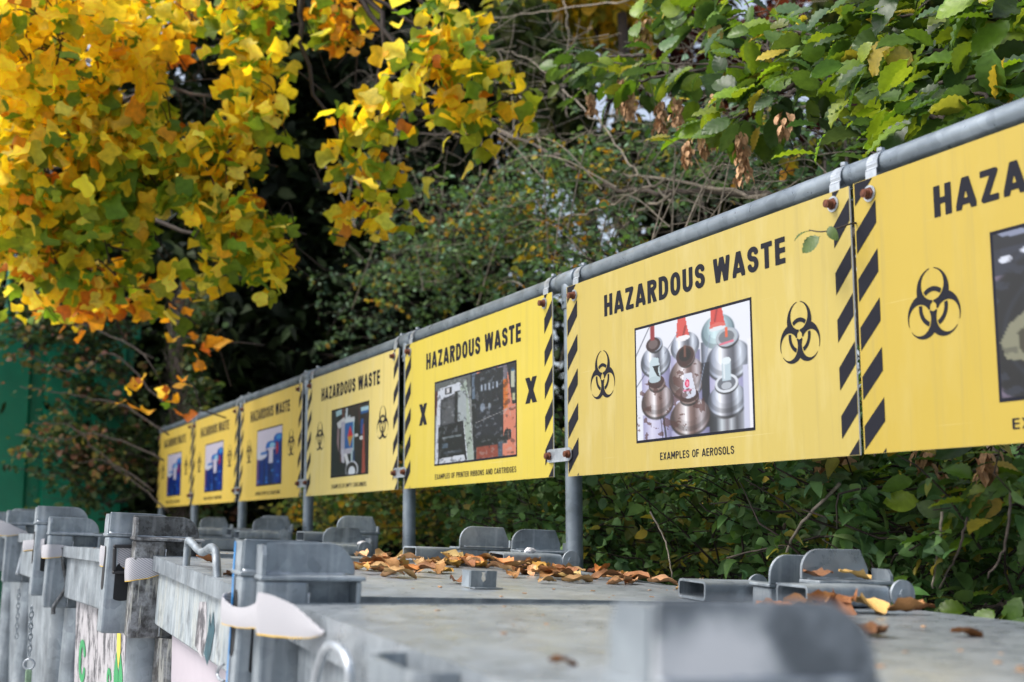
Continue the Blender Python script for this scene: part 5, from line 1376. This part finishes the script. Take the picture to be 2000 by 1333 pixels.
    leaf_parts('leaf', 'tulip', P[sel], sz[sel], T_[sel], M['leaf_soft'], t, rng=rng, fr=tuple(a[sel] for a in fr))
    leaf_mass('foliage', 'tulip', P[~sel], sz[~sel], T_[~sel], M['leaf_soft'], t, rng=rng, fr=tuple(a[~sel] for a in fr))
    twig_mass('twigs', lines, M['bark_dark'], t)
tulip_tree()

# ---------------------------------------------------------------- copper beech and distant yellow tree against the bright sky
def far_tree(name, label, trunk_px, specs, n, size, pal, seed, depth, cat='tree', tpl='round'):
    rng = np.random.default_rng(seed); b = at_depth(trunk_px, 900, depth)
    t = thing(name, label, cat, (b[0], b[1], 0))
    limb([(b[0], b[1], -.2), (b[0]+.1, b[1], 2), (b[0], b[1], 3.9)], .09, .04, 'trunk', M['bark_dark'], t)
    w_ = np.array([s[5] for s in specs]); w_ = w_/w_.sum()
    P = np.concatenate([px_blob(s[0], s[1], depth, s[2], s[3], s[4], int(n*k)+1, rng) for s, k in zip(specs, w_)])
    lines = []
    for s in specs:
        e = at_depth(s[0], s[1], depth); a = np.array([b[0], b[1], min(e[2]*.6, 3.6)]); lines.append((smooth_line([a, (a+e)/2+rng.normal(0, .2, 3), e], 6), .05, .015))
        for k in range(7):
            q = px_blob(s[0], s[1], depth, s[2], s[3], s[4], 1, rng)[0]; lines.append((smooth_line([e, (e+q)/2+rng.normal(0, .1, 3), q], 4), .015, .005))
    leaf_mass('foliage', tpl, P, rng.uniform(.7, 1.3, len(P))*size, pick(pal, len(P), rng), M['leaf_soft' if size > .09 else 'leaf_small'], t, rng=rng)
    twig_mass('branches', lines, M['bark_dark'], t)
far_tree('copper_beech', 'distant copper beech with dark red leaves showing sky between them, upper right of centre', 1420, [(1330, 60, 120, 90, 1, 1), (1240, 110, 80, 70, 1, .8), (1480, 120, 110, 90, 1, .9), (1420, 230, 130, 80, 1, .9), (1600, 40, 140, 70, 1, .7), (1620, 260, 130, 60, 1, .6), (1750, 150, 150, 120, 1, .9), (1350, 330, 150, 60, 1, .8), (1930, 60, 120, 100, 1, .6)], 3600, .13, [(.055, .012, .016), (.085, .018, .018), (.035, .010, .012), (.12, .035, .02), (.05, .05, .02)], 41, 13)
far_tree('birch_tree', 'distant yellowing tree at the top edge, above the bare grey branches', 1150, [(1150, 20, 110, 50, .8, 1), (1080, -20, 120, 60, .8, .7), (1230, 50, 60, 60, .8, .5), (1000, 60, 90, 60, .8, .25)], 900, .13, [(.55, .40, .04), (.30, .32, .05), (.62, .44, .05), (.18, .22, .04)], 42, 10.5)
far_tree('holly_tree', 'dark green tree behind the bare branches, right of the evergreen', 1230, [(1080, 210, 80, 110, 1, .9), (1020, 110, 80, 80, 1, .5), (1230, 320, 130, 50, 1, .7), (1400, 380, 200, 45, 1, .9), (1620, 350, 150, 45, 1, .7), (1800, 290, 120, 50, 1, .5), (1900, 120, 170, 120, 1, 1.1), (1700, 40, 140, 60, 1, .5)], 5200, .12, [(.020, .035, .014), (.035, .055, .02), (.05, .08, .03), (.06, .07, .02)], 43, 9.5)

# ---------------------------------------------------------------- bare grey branches in the middle
def bare_branches():
    t = thing('bare_tree', 'half bare tree with pale grey lichened branches sweeping across the centre', 'tree', at_y(1950, 1000, 1.6))
    B = M['bark_pale']; D = M['bark']
    rng = np.random.default_rng(77)
    def Bz(pts, r0, r1, Y0, Y1, mat=B):
        P = [at_y(x, y, Y0+(Y1-Y0)*i/(len(pts)-1)) for i, (x, y) in enumerate(pts)]
        limb(P, r0*.62, r1*.6, 'branch', mat, t, 7, 7, .006 if Y0 > .5 else .0012, rng); return P
    Bz([(1980, 1010), (1840, 600), (1700, 470), (1520, 390), (1340, 375), (1220, 372), (1130, 330), (1010, 270), (930, 258), (830, 262), (700, 240)], .030, .006, 1.0, 2.0, D)
    Bz([(1500, 382), (1300, 352), (1180, 330), (1050, 290)], .014, .005, 1.25, 1.7)
    Bz([(1010, 270), (890, 205), (800, 150), (740, 110), (690, 80), (620, 75), (570, 55)], .010, .003, 1.8, 2.3)
    Bz([(690, 80), (660, 85), (600, 95), (570, 97)], .005, .002, 2.2, 2.3)
    Bz([(640, 20), (650, 60), (690, 120), (740, 190), (770, 240)], .005, .002, 2.0, 2.2)
    Bz([(1230, 0), (1080, 20), (950, 35), (860, 18)], .007, .003, 1.6, 1.9)
    Bz([(950, 30), (890, 65), (840, 85)], .005, .002, 1.8, 1.9)
    Bz([(1010, 272), (1000, 200), (990, 130)], .006, .003, 1.6, 1.7)
    Bz([(1060, 300), (1040, 230), (1000, 160), (970, 97)], .008, .003, 1.5, 1.7)
    Bz([(1170, 235), (1090, 170), (1040, 120), (970, 97)], .007, .003, 1.5, 1.7)
    Bz([(1100, 0), (1108, 60), (1100, 170), (1110, 230)], .007, .004, 2.0, 1.9)
    Bz([(1320, 400), (1240, 330), (1180, 250), (1150, 190), (1120, 170)], .009, .004, 1.3, 1.6)
    Bz([(870, 265), (860, 310), (830, 335), (800, 345)], .006, .002, 1.8, 1.9)
    Bz([(960, 262), (965, 310), (990, 370), (1000, 400)], .006, .002, 1.7, 1.7)
    Bz([(1300, 350), (1170, 410), (1090, 430), (1000, 470), (930, 495), (860, 500)], .010, .003, 1.3, 1.9)
    Bz([(1310, 380), (1230, 430), (1160, 500), (1080, 540)], .012, .006, 1.2, 1.4)
    Bz([(1640, 945), (1560, 1030), (1535, 1085)], .007, .005, .16, .16)
    Bz([(1840, 1000), (1832, 1080), (1822, 1150)], .005, .003, .18, .18)
    Bz([(1890, 1010), (1870, 1080), (1835, 1150)], .005, .003, .2, .18, D)
    Bz([(1975, 960), (1965, 1060), (1930, 1130)], .005, .003, .16, .16, D)
    Bz([(1270, 1000), (1300, 1060), (1312, 1130)], .004, .003, .15, .15)
    Bz([(1420, 1090), (1500, 1070), (1560, 1065)], .004, .002, .16, .2, D)
    Bz([(1530, 275), (1440, 290), (1380, 330), (1330, 370)], .008, .003, 1.3, 1.4)
    Bz([(1290, 240), (1240, 330), (1200, 440), (1180, 500)], .006, .003, 1.2, 1.5)
    Bz([(1240, 930), (1330, 870), (1420, 860)], .006, .003, .7, .7)
    Bz([(1060, 560), (1000, 580), (960, 600)], .007, .004, 1.0, 1.1)
    lines = []
    for k in range(700):
        x, y = rng.uniform(700, 1640), rng.uniform(40, 560); 
        if y > 1050-x*.45+150: continue
        Y = rng.uniform(1.1, 2.0); p = at_y(x, y, Y); d = rng.normal(0, 1, 3); d[2] = abs(d[2])*.4-.1
        d /= np.linalg.norm(d); L = rng.uniform(.12, .4); lines.append((smooth_line([p, p+d*L*.5+rng.normal(0, .02, 3), p+d*L+rng.normal(0, .05, 3)], 5), .0024, .0009))
    for k in range(46):       # long arching wands
        x, y = rng.uniform(620, 1500), rng.uniform(150, 640); Y = rng.uniform(1.0, 1.5); p = at_y(x, y, Y)
        d = np.array([rng.normal(0, 1), rng.normal(0, .25), rng.uniform(.2, 1.1)]); d /= np.linalg.norm(d); L = rng.uniform(.45, 1.1)
        lines.append((smooth_line([p-d*L*.5-np.array([0, 0, .12]), p, p+d*L*.4+np.array([0, 0, -.02]), p+d*L*.7+np.array([rng.normal(0, .05), 0, -.14])], 6), .0042, .0012))
    twig_mass('twigs', lines, B, t, 5)
    for px, py, Y in ((1990, 1010, 1.0),):
        p = at_y(px, py, Y); limb([(p[0], p[1], ground_z(p[0])), (p[0], p[1], -.7), p], .06, .035, 'trunk', D, t)
bare_branches()

# ---------------------------------------------------------------- hornbeam at the right with seed clusters
def hornbeam():
    b = at_y(2150, 900, 1.2)
    t = thing('hornbeam_tree', 'hornbeam with toothed, pleated green leaves hanging over the rail at the upper right', 'tree', (b[0], b[1], ground_z(b[0])))
    rng = np.random.default_rng(55)
    limb([(b[0], b[1], ground_z(b[0])), (b[0]+.05, b[1], 0), (b[0], b[1], 1.1), (b[0]-.1, b[1]-.1, 2.2)], .07, .03, 'trunk', M['bark'], t)
    BR = [([(2060, 330), (1840, 235), (1700, 190), (1560, 150), (1400, 128), (1250, 125), (1120, 118)], .55, 1.0, 1.0),
          ([(1850, 240), (1770, 150), (1740, 60), (1700, -30)], .6, .8, .8), ([(1600, 160), (1520, 130), (1490, 60), (1440, -20)], .75, .9, .8),
          ([(1580, 150), (1500, 100), (1390, 40), (1310, -10)], .85, 1.0, .8), ([(2080, 130), (1960, 140), (1830, 165), (1740, 170)], .5, .6, .7),
          ([(2080, 40), (1900, 35), (1780, 30), (1640, 40)], .6, .8, .9), ([(1700, 95), (1620, 85), (1550, 60), (1480, 62)], .7, .8, .6),
          ([(1560, 160), (1490, 200), (1440, 230), (1370, 245)], .7, .75, .7), ([(1400, 130), (1300, 150), (1230, 160), (1160, 150)], .9, 1.0, .6),
          ([(2090, 250), (1980, 215), (1900, 180), (1800, 175)], .45, .5, .5), ([(1250, 60), (1330, 30), (1400, 40), (1500, 20)], 1.0, .9, .6), ([(1850, 100), (1760, 110), (1650, 110), (1590, 100)], .7, .8, .7),
          ([(2090, -20), (1980, 0), (1850, -10), (1720, 5)], .6, .8, 1.0), ([(2090, 90), (2000, 80), (1900, 95), (1800, 80)], .7, .9, 1.0), ([(2080, 180), (1990, 170), (1900, 140), (1820, 120)], .8, .9, .8), ([(2000, 230), (1900, 240), (1800, 280), (1690, 300)], .35, .45, .7),
          ([(2080, 930), (1970, 925), (1850, 925), (1700, 935)], .30, .40, 1.3), ([(2090, 1010), (1980, 980), (1900, 960), (1830, 950)], .35, .4, .9), ([(2090, 1190), (2000, 1180), (1950, 1185), (1915, 1190)], .25, .3, .45), ([(1260, 110), (1200, 110), (1150, 120), (1110, 135)], 1.0, 1.05, .5)]
    P = []; fx = []; ft = []; fz = []
    for pts, Y0, Y1, w_ in BR:
        L3 = [at_y(x, y, Y0+(Y1-Y0)*i/(len(pts)-1)) for i, (x, y) in enumerate(pts)]
        limb(L3, .0085, .0022, 'branch', M['bark_dark'], t, 8, 7, .003, rng)
        L = smooth_line(L3, 14); seglen = np.linalg.norm(L[-1]-L[0])
        n = int(78*w_)
        for k in range(n):
            i = rng.integers(1, len(L)-1); d = L[i+1]-L[i-1]; d /= np.linalg.norm(d)
            sd = np.cross(d, [0, 0, 1]); sd /= np.linalg.norm(sd); sgn = rng.choice([-1, 1])
            # short side twig then a leaf
            tw = rng.uniform(.0, .16); q = L[i]+sd*sgn*tw+np.array([0, 0, rng.uniform(-.09, .05)])*(tw*8+.2)
            tip = d*.55+sd*sgn*rng.uniform(.2, 1.0)+np.array([0, 0, rng.uniform(-1.1, .15)])+rng.normal(0, .25, 3); tip /= np.linalg.norm(tip)
            z = np.array([0, -.35, 1.0])+rng.normal(0, .45, 3); z -= tip*(z@tip); z /= np.linalg.norm(z)
            P.append(q); ft.append(tip); fz.append(z); fx.append(np.cross(tip, z))
    P = np.array(P); n = len(P); fr = (np.array(fx), np.array(ft), np.array(fz))
    keep = np.ones(n, bool); vis = (P-CAM)@FW
    sz = rng.uniform(.070, .125, n)
    lower = (P[:, 2] < 0); sz[lower] *= .66
    T_ = pick([(.11, .21, .018), (.18, .29, .02), (.06, .125, .02), (.085, .165, .03), (.24, .33, .03), (.065, .13, .045), (.05, .10, .03)], n, rng, .18)
    yl = rng.random(n) > .95; T_[yl] = pick([(.45, .34, .04), (.35, .32, .05)], int(yl.sum()), rng)
    sc = sz/vis; sel = np.zeros(n, bool); sel[np.argsort(-sc)[:300]] = True
    leaf_parts('leaf', 'horn_hi', P[sel], sz[sel], T_[sel], M['leaf_green'], t, rng=rng, fr=tuple(a[sel] for a in fr))
    if (~sel).sum(): leaf_mass('foliage', 'horn_hi', P[~sel], sz[~sel], T_[~sel], M['leaf_green'], t, rng=rng, fr=tuple(a[~sel] for a in fr))
    # seed clusters hang as one part each
    for px, py, Y, L in ((1155, 190, .95, .065), (1215, 160, .9, .11), (1232, 180, .9, .09), (1290, 205, .85, .085), (1322, 200, .85, .075), (1342, 285, .75, .055), (1372, 268, .75, .055), (1400, 190, .8, .06), (1447, 265, .65, .115), (1257, 45, .9, .075), (1530, 225, .6, .05), (1395, 262, .75, .04),
                         (1604, 885, .28, .065), (1645, 880, .3, .04), (1808, 880, .3, .05), (1925, 880, .3, .05), (1840, 930, .33, .05)):
        L *= 1.3; c = at_y(px, py-8, Y); nb = int(L*520)
        hs_ = rng.random(nb); q = c+np.stack([rng.normal(0, .010, nb), rng.normal(0, .010, nb), -hs_*L], 1)
        ang = rng.random(nb)*6.28; tip = np.stack([np.cos(ang)*.55, np.sin(ang)*.55, -np.ones(nb)], 1); tip /= np.linalg.norm(tip, axis=1)[:, None]
        z = np.stack([np.cos(ang), np.sin(ang), np.full(nb, .4)], 1); z -= tip*(z*tip).sum(1)[:, None]; z /= np.linalg.norm(z, axis=1)[:, None]
        V, F = TPL['dart']; k = len(V); s = rng.uniform(.026, .044, nb)[:, None, None]; x = np.cross(tip, z)
        W_ = q[:, None, :]-c+s*(V[None, :, 0, None]*x[:, None, :]*1.0+V[None, :, 1, None]*tip[:, None, :]+V[None, :, 2, None]*z[:, None, :]*1.5)
        me = np_mesh('seed_cluster', W_.reshape(-1, 3), (F[None]+(np.arange(nb)*k)[:, None, None]).reshape(-1, 4), None, True)
        o = link('seed_cluster', me, M['seed']); o.location = c; under(o, t)
    # twig that reaches past the gap between two signs
    L3 = [at_y(x, y, Y) for x, y, Y in ((1740, 425, .10), (1672, 436, .0), (1660, 438, -.025), (1636, 446, -.05), (1606, 453, -.06), (1580, 450, -.065))]
    limb(L3, .0024, .0012, 'twig', M['bark_dark'], t, 6, 6)
    for (x0, y0), (x1, y1), dz, s, nz in (((1618, 440), (1632, 476), .0, .055, (.2, -1, .3)), ((1582, 450), (1545, 467), -.03, .06, (.1, -.35, 1)), ((1602, 460), (1562, 500), -.02, .06, (.8, -.25, .7))):
        p = at_y(x0, y0, -.06); q = at_y(x1, y1, -.06+dz); tip = (q-p)*.86; s = np.linalg.norm(tip); tip = tip/np.linalg.norm(tip); z = np.array(nz, float)
        z -= tip*(z@tip); z /= np.linalg.norm(z)
        leaf_parts('leaf', 'horn_hi', np.array([p]), s, np.array([[.09, .16, .04]]), M['leaf_green'], t, rng=rng, fr=(np.cross(tip, z)[None], tip[None], z[None]))
hornbeam()
# ------------------------------------------------------------------ fallen dry leaves on the lids
def dry_leaf_mesh(seed, length=.085, curl=1.0):
    rng = np.random.default_rng(seed); nu, nv = 9, 7
    V = np.zeros((nu, nv, 3)); ax = rng.uniform(-.5, .5); tw = rng.uniform(-.7, .7); c1 = rng.uniform(1.1, 2.6)*curl; c2 = rng.uniform(-1.2, 1.2)*curl
    ph = rng.uniform(0, 6, 4)
    for i in range(nu):
        u = i/(nu-1); wd = .30*math.sin(math.pi*min(1, u*.94+.04))**.7*(1+.12*math.sin(u*19+ph[0])); wd = max(wd, .004)
        for j in range(nv):
            v = (j/(nv-1)-.5)*2
            x = u-.5; y = wd*v*(1+.10*math.sin(u*23+ph[1]+v)); a = y*c1*2.2; rad = 1/(c1*2.2)
            yy = rad*math.sin(a); zz = rad*(1-math.cos(a))
            zz += .05*math.sin(u*7+ph[2]+v*2)+.03*math.sin(v*7+u*9+ph[3])
            b = (x)*c2; z2 = zz+.35*c2*x*x; t_ = tw*x; V[i, j] = (x, yy*math.cos(t_)-z2*math.sin(t_), yy*math.sin(t_)+z2*math.cos(t_))
    V = V.reshape(-1, 3)*length; V[:, 2] -= V[:, 2].min()
    F = [(i*nv+j, (i+1)*nv+j, (i+1)*nv+j+1, i*nv+j+1) for i in range(nu-1) for j in range(nv-1)]
    o = len(V); st = np.array([V[3]+np.array([-.002-.012*k, .002*math.sin(k), .001]) for k in range(3)])
    VV = np.concatenate([V, st, st+np.array([0, .0014, .0008])]); F += [(o, o+1, o+4, o+3), (o+1, o+2, o+5, o+4)]
    return VV, F
DRY = [(.44, .20, .06), (.30, .12, .035), (.54, .30, .12), (.22, .085, .03), (.60, .38, .18), (.50, .19, .035)]
GOLD = [(.62, .40, .12), (.66, .45, .17), (.58, .33, .07)]
dl_rng = np.random.default_rng(101)
MESHES = []; MESH_WORD = []
for k in range(22):
    V, F = dry_leaf_mesh(500+k, 1.0); col = np.repeat(pick(DRY if k < 16 else GOLD, 1, dl_rng), len(V), 0)
    me = np_mesh('fallen_leaf', V, np.array(F), col, True); me.materials.append(M['leaf_dry']); MESHES.append(me); c_ = col[0]; MESH_WORD.append('golden' if k >= 16 else ('dark brown' if c_[0] < .31 else ('tan' if c_[0] > .51 else ('orange brown' if c_[1] > .16 else 'red brown'))))
def drop_leaf(b, p, z, size, label, group=None, gold=False, rot=None, tilt=.25, mesh=None):
    k = mesh if mesh is not None else (dl_rng.integers(16, 22) if gold else dl_rng.integers(0, 16))
    o = bpy.data.objects.new('fallen_leaf', MESHES[int(k)]); COL.objects.link(o)
    rz = dl_rng.uniform(0, 6.28) if rot is None else rot
    o.matrix_world = MXB[b] @ Matrix.Translation((p[0], p[1], TOP+z)) @ Matrix.Rotation(rz, 4, 'Z') @ Matrix.Rotation(dl_rng.normal(0, tilt), 4, 'X') @ Matrix.Rotation(dl_rng.normal(0, tilt), 4, 'Y') @ Matrix.Scale(size, 4)
    tag(o, label, 'fallen leaf', group)
def heap(b, spots, n, spread, label, size=(.048, .082), layers=3, gold=.25):
    """loose drift of leaves: several low layers, every leaf resting on lid or leaves"""
    for k in range(n):
        px, py, wy = spots[k % len(spots)]
        p = on_lid(b, px, py); q = (p.x+dl_rng.normal(0, spread*1.6), p.y+dl_rng.normal(0, wy))
        q = (min(max(q[0], .03), LW-.03), min(max(q[1], .03), LD-.02))
        lay = k*layers//n
        mi = int(dl_rng.integers(16, 22) if dl_rng.random() < gold else dl_rng.integers(0, 16))
        pxs = sorted(sp[0] for sp in spots); pos = 'left end' if px <= pxs[len(pxs)//3]-1 else ('right end' if px >= pxs[-1-len(pxs)//3]+1 else 'middle')
        row = 'front' if q[1] < p.y-.02 else ('back' if q[1] > p.y+.02 else 'top')
        sz_ = float(dl_rng.uniform(*size)); lab = '%s %s leaf, %s %s of %s' % (('small' if sz_ < size[0]*.67+size[1]*.33 else ('large' if sz_ > size[0]*.33+size[1]*.67 else 'mid-sized')), MESH_WORD[mi], row, pos, label)
        drop_leaf(b, q, .001+lay*.008*dl_rng.uniform(.4, 1.1), sz_, lab, 'fallen leaves in '+label, tilt=.10+.08*lay, mesh=mi)
heap('b1', [(735, 1118, .045), (770, 1125, .05), (800, 1112, .05), (760, 1105, .05)], 28, .10, 'the left leaf heap', (.052, .085))
heap('b1', [(830, 1100, .05), (860, 1098, .04), (880, 1104, .04), (850, 1092, .05)], 14, .10, 'the thin drift behind the left heap', gold=.7)
heap('b1', [(930, 1106, .05), (960, 1110, .05), (985, 1112, .05), (900, 1100, .04)], 17, .08, 'the middle heap behind the notched block', gold=.5)
heap('b1', [(1060, 1128, .03), (1100, 1132, .05), (1140, 1136, .05), (1170, 1132, .05), (1080, 1122, .04), (1200, 1134, .05)], 32, .09, 'the right leaf heap near the round post', (.05, .082))
heap('b1', [(1235, 1134, .03), (1210, 1128, .03), (1185, 1122, .03)], 8, .05, 'the trail of leaves right of the heaps', layers=1)
def single(b, px, py, size, label, gold=False, z=.001, rot=None, tilt=.15, mesh=None):
    p = on_lid(b, px, py); drop_leaf(b, (p.x, p.y), z, size, label, None, gold, rot, tilt, mesh)
single('b1', 895, 1140, .06, 'small folded brown leaf against the left side of the notched steel block')
single('b1', 1000, 1128, .075, 'orange leaf just right of the notched steel block')
single('b1', 1068, 1140, .05, 'flat pale yellow leaf lying alone in front of the right heap', True, tilt=.02)
single('b1', 1360, 1163, .055, 'small curled leaf in front of the open square tube')
single('b1', 405, 1098, .06, 'brown leaf on the leafy lid behind the bent rod handle')
single('b1', 455, 1125, .05, 'little orange leaf right of the bent rod handle')
single('b2', 400, 1064, .10, 'upright rust brown leaf beside the blackened corner plate')
single('b2', 770, 1078, .085, 'yellow green leaf standing at the foot of the second post', True, tilt=.5)
single('b1', 800, 1090, .085, 'larger yellow leaf at the foot of the second post', True)
single('b0', 1098, 1300, .030, 'tiny blurred brown leaf in the middle of the nearest lid')
single('b0', 1705, 1243, .075, 'blurred orange brown leaf right of the big foreground plate')
single('b0', 1888, 1244, .05, 'small blurred leaf near the right edge on the nearest lid')
for lx, ly, s_, w_, up_ in ((.135, .80, .050, 'leftmost small leaf', 0), (.150, .84, .060, 'second leaf from the left', 0), (.165, .87, .062, 'upper folded leaf', .010), (.185, .88, .062, 'front middle leaf', 0),
                        (.170, .92, .066, 'topmost broad leaf', .012), (.195, .95, .074, 'long golden leaf', .004), (.215, 1.00, .060, 'pointed rightmost leaf', 0)):
    drop_leaf('b0', (lx+.02, ly), .002+up_, s_*1.4, w_+' of the drift against the rectangular tube on the nearest lid', None, 'golden' in w_, None, .15)
drop_leaf('b0', (-.035, LD-.10), .050, .06, 'curled leaf resting on the stacking shelf of the nearest container, left', None, False, None, .1)
drop_leaf('b0', (-.030, LD-.02), .050, .065, 'pale crumpled leaf standing on the stacking shelf of the nearest container, right', None, True, None, .3)
single('b0', 1800, 1192, .05, 'upright curled leaf beside a pebble near the back of the nearest lid', tilt=.6)
# grit and leaf crumbs
def crumbs():
    rng = np.random.default_rng(4); bm = bmesh.new()
    for b in ('b0', 'b1', 'b2'):
        for k in range(34):
            x, y = rng.uniform(.05, LW-.05), rng.uniform(.05, LD-.05); s = rng.uniform(.001, .003)
            mt = MXB[b] @ Matrix.Translation((x, y, TOP+s*.3)) @ Matrix.Rotation(rng.uniform(0, 6), 4, 'Z')
            box(bm, (-s*1.6, -s, -s*.3), (s*1.6, s, s*.3), mt)
    o = bm_obj('leaf_crumbs', bm, M['seed']); tag(o, 'tiny leaf crumbs and grit scattered over the container lids', 'debris', kind='stuff')
crumbs()
